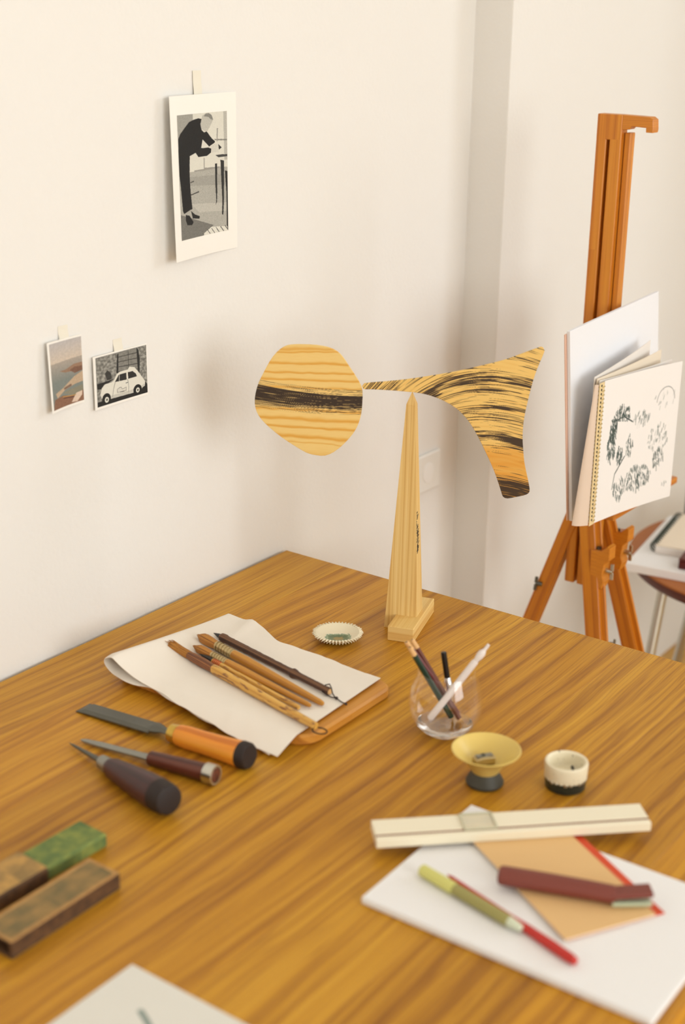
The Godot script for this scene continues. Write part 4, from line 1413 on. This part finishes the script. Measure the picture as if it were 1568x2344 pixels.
func build_chisels() -> void:
	# broad bevel-edged chisel with a boxwood handle
	var o := lying("chisel", "broad flat chisel with an orange boxwood handle and leather end", "chisel", Vector3(1.1225, DESK + 0.0042, 0.1475), Vector3(1.1345, DESK + 0.0165, 0.4125))
	var s := Shape.new()
	var v := PackedVector3Array()
	for q in [[0.0, 0.0, 0.0002], [0.013, 0.0046, 0.0], [0.120, 0.0054, 0.0]]:
		v.append(Vector3(q[0], -0.0030, -0.0125))
		v.append(Vector3(q[0], -0.0030, 0.0125))
		v.append(Vector3(q[0], -0.0025 + q[1] * 0.25, 0.0125))
		v.append(Vector3(q[0], -0.0028 + q[1], 0.0085))
		v.append(Vector3(q[0], -0.0028 + q[1], -0.0085))
		v.append(Vector3(q[0], -0.0025 + q[1] * 0.25, -0.0125))
	var f := [[0, 1, 2, 3, 4, 5], [12, 13, 14, 15, 16, 17]]
	for l in 2:
		for k in 6:
			f.append([l * 6 + k, l * 6 + (k + 1) % 6, l * 6 + 6 + (k + 1) % 6, l * 6 + 6 + k])
	s.hull(v, f, Vector3(0.06, 0, 0))
	part("blade", s, M.dark_steel, o)
	s = Shape.new()
	s.turned([[0.112, 0.0050], [0.120, 0.0100], [0.127, 0.0085], [0.136, 0.0052], [0.150, 0.0050]], 20, 0.5, 1.15)
	part("neck", s, M.dark_steel, o)
	s = Shape.new()
	s.turned([[0.146, 0.0085], [0.147, 0.0112], [0.158, 0.0122], [0.159, 0.0105]], 28)
	part("ferrule", s, M.brass, o)
	s = Shape.new()
	s.turned([[0.157, 0.0110], [0.160, 0.0130], [0.172, 0.0140], [0.195, 0.0138], [0.225, 0.0146], [0.250, 0.0160], [0.254, 0.0160]], 32)
	part("handle", s, M.boxwood, o)
	s = Shape.new()
	s.turned([[0.253, 0.0158], [0.254, 0.0164], [0.263, 0.0162], [0.2665, 0.0140]], 32)
	part("leather_end", s, M.black_leather, o)
	# slim gouge with a hooped handle
	o = lying("chisel", "slim gouge with a brown handle and a steel hoop at its end", "chisel", Vector3(1.0598, DESK + 0.0036, 0.2097), Vector3(1.0835, DESK + 0.0126, 0.4054))
	s = Shape.new()
	s.turned([[0.0, 0.0010], [0.006, 0.0032], [0.03, 0.0048], [0.07, 0.0050], [0.09, 0.0052], [0.106, 0.0062]], 18, 0.65, 1.05)
	part("blade", s, M.steel, o)
	s = Shape.new()
	s.turned([[0.103, 0.0070], [0.105, 0.0086], [0.15, 0.0102], [0.188, 0.0108]], 28)
	part("handle", s, M.rosewood, o)
	s = Shape.new()
	s.turned([[0.184, 0.0106], [0.184, 0.0122], [0.196, 0.0122], [0.1972, 0.0116], [0.1972, 0.0092], [0.1945, 0.0090]], 30)
	part("hoop", s, M.bright_steel, o)
	s = Shape.new()
	s.turned([[0.190, 0.0088], [0.1962, 0.0088], [0.1975, 0.0075]], 28)
	part("end_grain", s, M.rosewood, o)
	# awl with a fat dark handle
	o = lying("awl", "short awl with a stout dark rosewood handle", "awl", Vector3(1.0449, DESK + 0.0040, 0.2053), Vector3(0.9990, DESK + 0.0216, 0.4120))
	s = Shape.new()
	s.turned([[0.0, 0.0004], [0.01, 0.0016], [0.04, 0.0028], [0.078, 0.0040]], 14)
	part("spike", s, M.dark_steel, o)
	s = Shape.new()
	s.turned([[0.072, 0.0068], [0.073, 0.0084], [0.090, 0.0094], [0.091, 0.0080]], 26)
	part("ferrule", s, M.steel, o)
	s = Shape.new()
	s.turned([[0.088, 0.0080], [0.090, 0.0098], [0.098, 0.0122], [0.13, 0.0152], [0.165, 0.0180], [0.185, 0.0188], [0.190, 0.0187]], 32)
	part("handle", s, M.dark_rosewood, o)
	s = Shape.new()
	s.turned([[0.189, 0.0187], [0.205, 0.0180], [0.2105, 0.0165], [0.2125, 0.0130]], 32)
	part("leather_end", s, M.black_leather, o)


func build_stones() -> void:
	var o := thing("sharpening_stone", "green sharpening stone half inside a worn brown wooden sleeve", "whetstone", Vector3(0.80, DESK, 0.3725), -0.03)
	var s := Shape.new()
	s.box(Vector3(0.066, 0.0085, 0.0), Vector3(0.104, 0.017, 0.043), 0.0026)
	part("stone", s, M.green_stone, o)
	s = Shape.new()
	s.box(Vector3(-0.045, 0.0092, 0.0), Vector3(0.160, 0.0184, 0.047), 0.0018)
	part("sleeve", s, M.stained_wood, o)
	s = Shape.new()
	s.box(Vector3(-0.045, 0.0188, 0.0), Vector3(0.157, 0.0010, 0.0445), 0.0004)
	part("worn_top", s, M.worn_wood, o)
	o = thing("wooden_sleeve", "empty worn wooden sleeve lying beside the green sharpening stone", "sleeve", Vector3(0.798, DESK, 0.440))
	s = Shape.new()
	s.box(Vector3(0, 0.0014, 0), Vector3(0.144, 0.0028, 0.044), 0.0008)
	s.box(Vector3(0, 0.0100, -0.020), Vector3(0.144, 0.0150, 0.0040), 0.0008)
	s.box(Vector3(0, 0.0100, 0.020), Vector3(0.144, 0.0150, 0.0040), 0.0008)
	s.box(Vector3(0.070, 0.0100, 0), Vector3(0.004, 0.0150, 0.038), 0.0006)
	s.box(Vector3(0, 0.0176, 0), Vector3(0.144, 0.0030, 0.044), 0.0008)
	part("shell", s, M.stained_wood, o)
	s = Shape.new()
	for k in [-1, 1]:
		s.box(Vector3(0, 0.0193, k * 0.0196), Vector3(0.143, 0.0010, 0.0046), 0.0004)
		s.box(Vector3(k * 0.0694, 0.0193, 0), Vector3(0.0042, 0.0010, 0.0346), 0.0004)
	part("rubbed_edge", s, M.rubbed_wood, o)
	s = Shape.new()
	s.box(Vector3(0, 0.0192, 0), Vector3(0.1346, 0.0007, 0.0346), 0.0002)
	part("grey_face", s, M.grey_patina, o)


func build_dish() -> void:
	var o := thing("spiked_dish", "tiny cream ceramic dish with a spiked rim and green glaze", "dish", Vector3(1.489, DESK, 0.2815))
	var s := Shape.new()
	s.lathe([[0, 0.0], [0.014, 0.0], [0.017, 0.001], [0.025, 0.0055], [0.0305, 0.0105], [0.0318, 0.0122], [0.0300, 0.0122], [0.0245, 0.0078], [0.0170, 0.0046], [0, 0.0036]], 64)
	for i in s.T.size():
		s.T[i] = Vector2(s.V[i].x, s.V[i].z) / 0.064 + Vector2(0.5, 0.5)
	part("bowl", s, M.glazed_dish, o)
	s = Shape.new()
	for k in 44:
		var a := TAU * k / 44.0
		var d := Vector3(cos(a), 0, sin(a))
		var b := d * 0.0305 + Vector3(0, 0.0116, 0)
		s.tube([b, b + d * 0.0032 + Vector3(0, 0.0002, 0), b + d * (0.0058 + 0.0006 * sin(k * 2.1)) + Vector3(0, 0.0002 + 0.0004 * cos(k * 1.7), 0)], [0.0018, 0.0014, 0.0004], 7)
		b = d * 0.0285 + Vector3(0, 0.0085, 0)
		s.tube([b, b + d * 0.0030 - Vector3(0, 0.0006, 0), b + d * 0.0042 - Vector3(0, 0.0012, 0)], [0.0014, 0.0009, 0.0003], 6)
	var sp := part("spiked_rim", s, M.speckled_glaze, o)
	sp.set_meta("kind", "stuff")


func build_glass() -> void:
	var at := Vector3(1.3518, DESK, 0.5462)
	var o := thing("glass_tumbler", "stemless glass tumbler holding pencils and pens", "glass", at)
	var s := Shape.new()
	s.lathe([[0.0, 0.0008], [0.012, 0.0006], [0.017, 0.0], [0.022, 0.0008], [0.031, 0.0075], [0.0350, 0.0120], [0.0345, 0.0126], [0.0290, 0.0122], [0.0225, 0.0104], [0.016, 0.0094], [0.0, 0.0086]], 96, Transform3D.IDENTITY, 60.0)
	part("base", s, M.thick_glass, o)
	s = Shape.new()
	s.lathe([[0.0, 0.0090], [0.016, 0.0098], [0.0240, 0.0112], [0.0300, 0.0128], [0.0352, 0.0124], [0.040, 0.0190], [0.0452, 0.0310], [0.0465, 0.0410], [0.0452, 0.0520], [0.0420, 0.0650], [0.0375, 0.0780], [0.0352, 0.0846], [0.0346, 0.0855], [0.0339, 0.0848], [0.0361, 0.0778], [0.0405, 0.0648], [0.0437, 0.0518], [0.0449, 0.0410], [0.0432, 0.0312], [0.0375, 0.0205], [0.0300, 0.0142], [0.0230, 0.0122], [0.015, 0.0104], [0.0, 0.0096]], 96, Transform3D.IDENTITY, 60.0)
	part("bowl", s, M.tumbler_glass, o)
	# pencils and pens stand in the glass
	var inside := func(x: float, y: float, z: float) -> Vector3: return at + Vector3(x, y, z)
	pencil("dark green pencil standing in the glass, its bare wood end up", inside.call(0.0108, 0.0155, 0.0040), inside.call(-0.0283, 0.1150, -0.0368), M.green_lacquer, 0.0036)
	pencil("dark red pencil standing in the glass beside the green one", inside.call(0.0222, 0.0165, 0.0060), inside.call(-0.0234, 0.1180, -0.0450), M.dark_red_lacquer, 0.0036)
	pencil("brown pencil standing in the glass behind the red one", inside.call(0.0134, 0.0155, 0.0140), inside.call(-0.0063, 0.1140, -0.0480), M.rosewood, 0.0036)
	# white mechanical pencil leaning the other way
	var p := lying("mechanical_pencil", "white mechanical pencil leaning out of the glass", "pencil", inside.call(-0.0141, 0.0190, -0.0136), inside.call(0.0285, 0.1195, 0.0400))
	var l := 0.1195
	s = Shape.new()
	s.turned([[0.0, 0.0030], [0.002, 0.0043], [l * 0.78, 0.0043], [l * 0.80, 0.0036]], 20)
	part("barrel", s, M.white_plastic, p)
	s = Shape.new()
	s.turned([[l * 0.79, 0.0030], [l * 0.83, 0.0036], [l * 0.86, 0.0046], [l * 0.91, 0.0046], [l * 0.94, 0.0030], [l * 0.95, 0.0022], [l * 1.02, 0.0020]], 18)
	part("tip", s, M.white_plastic, p)
	# black pen with a chrome clip
	p = lying("black_pen", "black pen with a polished chrome grip standing in the glass", "pen", inside.call(0.0240, 0.0165, -0.0040), inside.call(0.0225, 0.0850, -0.0175))
	s = Shape.new()
	s.turned([[0.0, 0.0006], [0.006, 0.0016], [0.014, 0.0042], [0.016, 0.0046]], 16)
	part("nib", s, M.black_lacquer, p)
	s = Shape.new()
	s.turned([[0.014, 0.0042], [0.018, 0.0056], [0.028, 0.0062], [0.040, 0.0056], [0.046, 0.0036]], 22)
	part("grip", s, M.chrome, p)
	s = Shape.new()
	s.turned([[0.045, 0.0030], [0.047, 0.0037], [0.079, 0.0037], [0.080, 0.0030]], 18)
	part("barrel", s, M.black_lacquer, p)


func pencil(label: String, a: Vector3, b: Vector3, m: Material, r: float) -> void:
	var o := lying("pencil", label, "pencil", a, b, "pencils in the glass")
	var l := a.distance_to(b)
	var s := Shape.new()
	s.turned([[0.002, r], [l - 0.012, r]], 6, 1, 1, Transform3D.IDENTITY, 30.0)
	part("body", s, m, o)
	s = Shape.new()
	s.turned([[0.0, r * 0.6], [0.004, r * 0.62], [l - 0.013, r * 0.62], [l - 0.0125, r * 0.95], [l, r * 0.80]], 18)
	part("wood", s, M.bare_cedar, o)
	s = Shape.new()
	s.turned([[l - 0.001, r * 0.3], [l + 0.0004, r * 0.3]], 10)
	part("lead", s, M.ink_hair, o)


func build_pots() -> void:
	var o := thing("footed_bowl", "small yellow glazed bowl on a flared dark clay foot", "bowl", Vector3(1.2749, DESK, 0.6496))
	var s := Shape.new()
	s.lathe([[0, 0.0], [0.019, 0.0], [0.0215, 0.0015], [0.0222, 0.0040], [0.0200, 0.0085], [0.0168, 0.0135], [0.0158, 0.0165], [0.015, 0.018], [0, 0.018]], 64)
	part("foot", s, M.charcoal_clay, o)
	s = Shape.new()
	s.lathe([[0, 0.0165], [0.0150, 0.0165], [0.0160, 0.0175], [0.0190, 0.0225], [0.0250, 0.0310], [0.0330, 0.0385], [0.0395, 0.0438], [0.0402, 0.0450], [0.0392, 0.0455], [0.0372, 0.0444], [0.030, 0.0375], [0.0225, 0.0300], [0.0150, 0.0255], [0, 0.0245]], 72)
	part("bowl", s, M.yellow_glaze, o)
	var p := thing("pencil_sharpener", "small metal pencil sharpener lying in the yellow bowl", "sharpener", Vector3(1.2735, DESK + 0.0262, 0.6480), -0.62)
	s = Shape.new()
	s.plate(PackedVector2Array([Vector2(-0.0125, 0.0), Vector2(0.0125, 0.0), Vector2(0.0125, 0.0085), Vector2(0.004, 0.0098), Vector2(-0.004, 0.0098), Vector2(-0.0125, 0.0085)]), 0.0125, 0.0012, Transform3D(Basis.IDENTITY, Vector3(0, 0.0005, 0)), Rect2(0, 0, 1, 1), 30.0)
	part("body", s, M.wire, p)
	s = Shape.new()
	s.box(Vector3(0.0, 0.0108, 0.0), Vector3(0.020, 0.0010, 0.007), 0.0002)
	part("blade", s, M.steel, p)
	s = Shape.new()
	s.lathe([[0, 0], [0.0022, 0], [0.0022, 0.0014], [0, 0.0016]], 14, Transform3D(Basis.IDENTITY, Vector3(-0.001, 0.0112, 0)))
	part("screw", s, M.dark_steel, p)
	# small cup, cream above, dark below
	o = thing("small_cup", "small speckled cream cup dipped in dark glaze at the base", "cup", Vector3(1.3265, DESK, 0.7268))
	s = Shape.new()
	s.lathe([[0, 0.0], [0.0215, 0.0], [0.0232, 0.0015], [0.0236, 0.0060], [0.0242, 0.0150], [0.023, 0.0156], [0, 0.0156]], 64)
	part("dark_base", s, M.dark_glaze, o)
	s = Shape.new()
	s.lathe([[0, 0.0140], [0.0232, 0.0140], [0.0242, 0.0146], [0.0246, 0.0175], [0.0250, 0.0260], [0.0252, 0.0310], [0.0244, 0.0332], [0.0225, 0.0336], [0.0208, 0.0322], [0.0200, 0.0260], [0.0192, 0.0195], [0.0170, 0.0172], [0, 0.0166]], 72)
	for i in s.T.size():
		s.T[i] = Vector2(atan2(s.V[i].z, s.V[i].x) * 0.047, s.V[i].y)
	part("cream_body", s, M.speckled_glaze, o)
	# the wavy lower edge of the cream glaze, where it ran
	s = Shape.new()
	for k in 26:
		var a := TAU * k / 26.0
		s.lathe([[0, -0.0022], [0.0014, -0.0018], [0.0022, 0.0], [0.0014, 0.0018], [0, 0.0022]], 10, Transform3D(Basis(Vector3(cos(a), 0, sin(a)), Vector3.UP, Vector3(-sin(a), 0, cos(a))).scaled_local(Vector3(0.25, 1.0 + 0.5 * sin(k * 1.9), 1.4)), Vector3(cos(a) * 0.0240, 0.0145, sin(a) * 0.0240)))
	part("glaze_run", s, M.speckled_glaze, o)
	p = thing("lead_stub", "dark lead stub lying in the small cream cup", "stub", Vector3(1.3375, DESK + 0.0184, 0.7300), 0.6)
	s = Shape.new()
	s.turned([[-0.006, 0.0010], [-0.0055, 0.0016], [0.0055, 0.0016], [0.006, 0.0010]], 10)
	part("stub", s, M.ink_hair, p)


func build_papers() -> void:
	# the A4 pad
	var o := thing("drawing_block", "white drawing block lying under the slide rule and pens", "pad", Vector3(1.1075, DESK, 0.8255), 0.015)
	var s := Shape.new()
	s.box(Vector3(0, 0.0038, 0), Vector3(0.218, 0.0076, 0.312), 0.0018)
	part("pages", s, M.white_paper, o)
	s = Shape.new()
	s.sheet(func(u: float, t: float) -> Vector3: return Vector3((u - 0.5) * 0.2165, 0.0081, (t - 0.5) * 0.3105), 2, 2, 0.0004)
	part("top_sheet", s, M.white_paper, o)
	# tan notebook with a red cover behind
	var e1 := Vector3(0.865, 0, 0.502)
	var e2 := Vector3(0.480, 0, -0.877)
	var turn := atan2(-e1.z, e1.x)
	o = thing("notebook", "thin notebook with a tan front and red back cover on the drawing block", "notebook", Vector3(1.0529, DESK + 0.0082, 0.8693), turn)
	s = Shape.new()
	s.box(Vector3(0.0605, 0.0008, -0.0925), Vector3(0.113, 0.0016, 0.181), 0.0004)
	part("red_cover", s, M.red_cover, o)
	s = Shape.new()
	s.box(Vector3(0.0525, 0.0026, -0.0920), Vector3(0.104, 0.0020, 0.183), 0.0004)
	part("pages", s, M.cream_pages, o)
	s = Shape.new()
	s.box(Vector3(0.0525, 0.0040, -0.0920), Vector3(0.1045, 0.0008, 0.1835), 0.0003)
	part("tan_front", s, M.tan_cover, o)
	# slide rule
	var y := DESK + 0.0130
	o = thing("slide_rule", "pale boxwood slide rule with a clear cursor lying across the notebook", "slide rule", Vector3(1.1876, y, 0.7340), -atan2(0.2163, 0.2076))
	s = Shape.new()
	s.box(Vector3(0, 0.0055, -0.0062), Vector3(0.300, 0.0110, 0.0288), 0.0006)
	part("upper_stock", s, M.boxwood_scale, o)
	s = Shape.new()
	s.box(Vector3(0, 0.0053, 0.0096), Vector3(0.2995, 0.0104, 0.0030), 0.0002)
	part("groove", s, M.groove_brown, o)
	s = Shape.new()
	s.box(Vector3(0, 0.0052, 0.0145), Vector3(0.300, 0.0104, 0.0072), 0.0006)
	part("lower_stock", s, M.boxwood_scale, o)
	s = Shape.new()
	s.box(Vector3(-0.036, 0.0122, -0.0040), Vector3(0.034, 0.0012, 0.0300), 0.0003)
	var c := part("cursor", s, M.clear_cursor, o)
	s = Shape.new()
	for k in [-1, 1]:
		s.box(Vector3(-0.036 + k * 0.0175, 0.0121, -0.0040), Vector3(0.0014, 0.0020, 0.0305), 0.0003)
		s.box(Vector3(-0.036, 0.0121, -0.0040 + k * 0.0150), Vector3(0.0360, 0.0020, 0.0012), 0.0003)
	part("cursor_frame", s, M.cursor_rim, c)
	# maroon leather sheath
	y = DESK + 0.0126
	o = lying("leather_cutter", "maroon leather-covered cutter with a pale blade guard on the tan notebook", "cutter", Vector3(1.0960, y + 0.0088, 0.7710), Vector3(1.1370, y + 0.0088, 0.8820))
	s = Shape.new()
	s.tube([Vector3(0, 0, 0), Vector3(0.0015, 0, 0), Vector3(0.004, 0.0003, 0), Vector3(0.05, 0.0004, 0), Vector3(0.09, 0.0003, 0.0), Vector3(0.114, 0.0, 0.0), Vector3(0.118, 0.0, 0.0)], [Vector2(0.0085, 0.0066), Vector2(0.0108, 0.0084), Vector2(0.0118, 0.0090), Vector2(0.0120, 0.0092), Vector2(0.0115, 0.0090), Vector2(0.0110, 0.0086), Vector2(0.0090, 0.0072)], 24)
	part("sheath", s, M.maroon_leather, o)
	s = Shape.new()
	s.box(Vector3(0.0185, 0.0, 0.0), Vector3(0.042, 0.0055, 0.0190), 0.0014, Transform3D(Basis(Vector3.UP, 0.32) * Basis(Vector3.BACK, 0.06), Vector3(0.114, 0.0022, 0.0010)))
	part("flap", s, M.maroon_leather, o)
	s = Shape.new()
	s.box(Vector3(0.018, -0.0050, 0.004), Vector3(0.040, 0.0040, 0.0150), 0.0008, Transform3D(Basis(Vector3.UP, 0.32), Vector3(0.114, 0.0004, 0.0010)))
	part("blade_guard", s, M.pale_blade, o)
	# marker and red pen on the block
	y = DESK + 0.0082
	o = lying("marker_pen", "olive marker pen with a pale yellow-green cap on the drawing block", "pen", Vector3(1.0650, y + 0.0066, 0.6985), Vector3(1.0400, y + 0.0066, 0.8290))
	s = Shape.new()
	s.turned([[0.0, 0.0050], [0.0015, 0.0064], [0.044, 0.0066], [0.046, 0.0060]], 24)
	part("cap", s, M.marker_cap, o)
	s = Shape.new()
	s.turned([[0.0455, 0.0055], [0.047, 0.0062], [0.112, 0.0062], [0.118, 0.0058]], 24)
	part("barrel", s, M.marker_body, o)
	s = Shape.new()
	s.turned([[0.117, 0.0056], [0.126, 0.0045], [0.132, 0.0036], [0.133, 0.0026]], 20)
	part("end_plug", s, M.marker_tip, o)
	o = lying("red_pen", "slim red lacquered pen holder tapering to one end on the drawing block", "pen", Vector3(1.0782, y + 0.0026, 0.7220), Vector3(1.0279, y + 0.0052, 0.8940))
	s = Shape.new()
	s.turned([[0.0, 0.0006], [0.006, 0.0020], [0.05, 0.0026], [0.085, 0.0030], [0.115, 0.0046], [0.15, 0.0052], [0.172, 0.0050], [0.178, 0.0040], [0.179, 0.0024]], 22)
	part("holder", s, M.red_lacquer, o)
	# drawing sheet nearest the edge of the desk
	o = thing("drawing_sheet", "loose sheet of drawing paper with a grey brush stroke", "paper", Vector3(0.789, DESK, 0.556))
	s = Shape.new()
	s.sheet(func(u: float, t: float) -> Vector3: return Vector3(-0.297 * (1.0 - u), 0.0010, 0.21 * t), 6, 6, 0.0005)
	part("sheet", s, M.drawn_sheet, o)
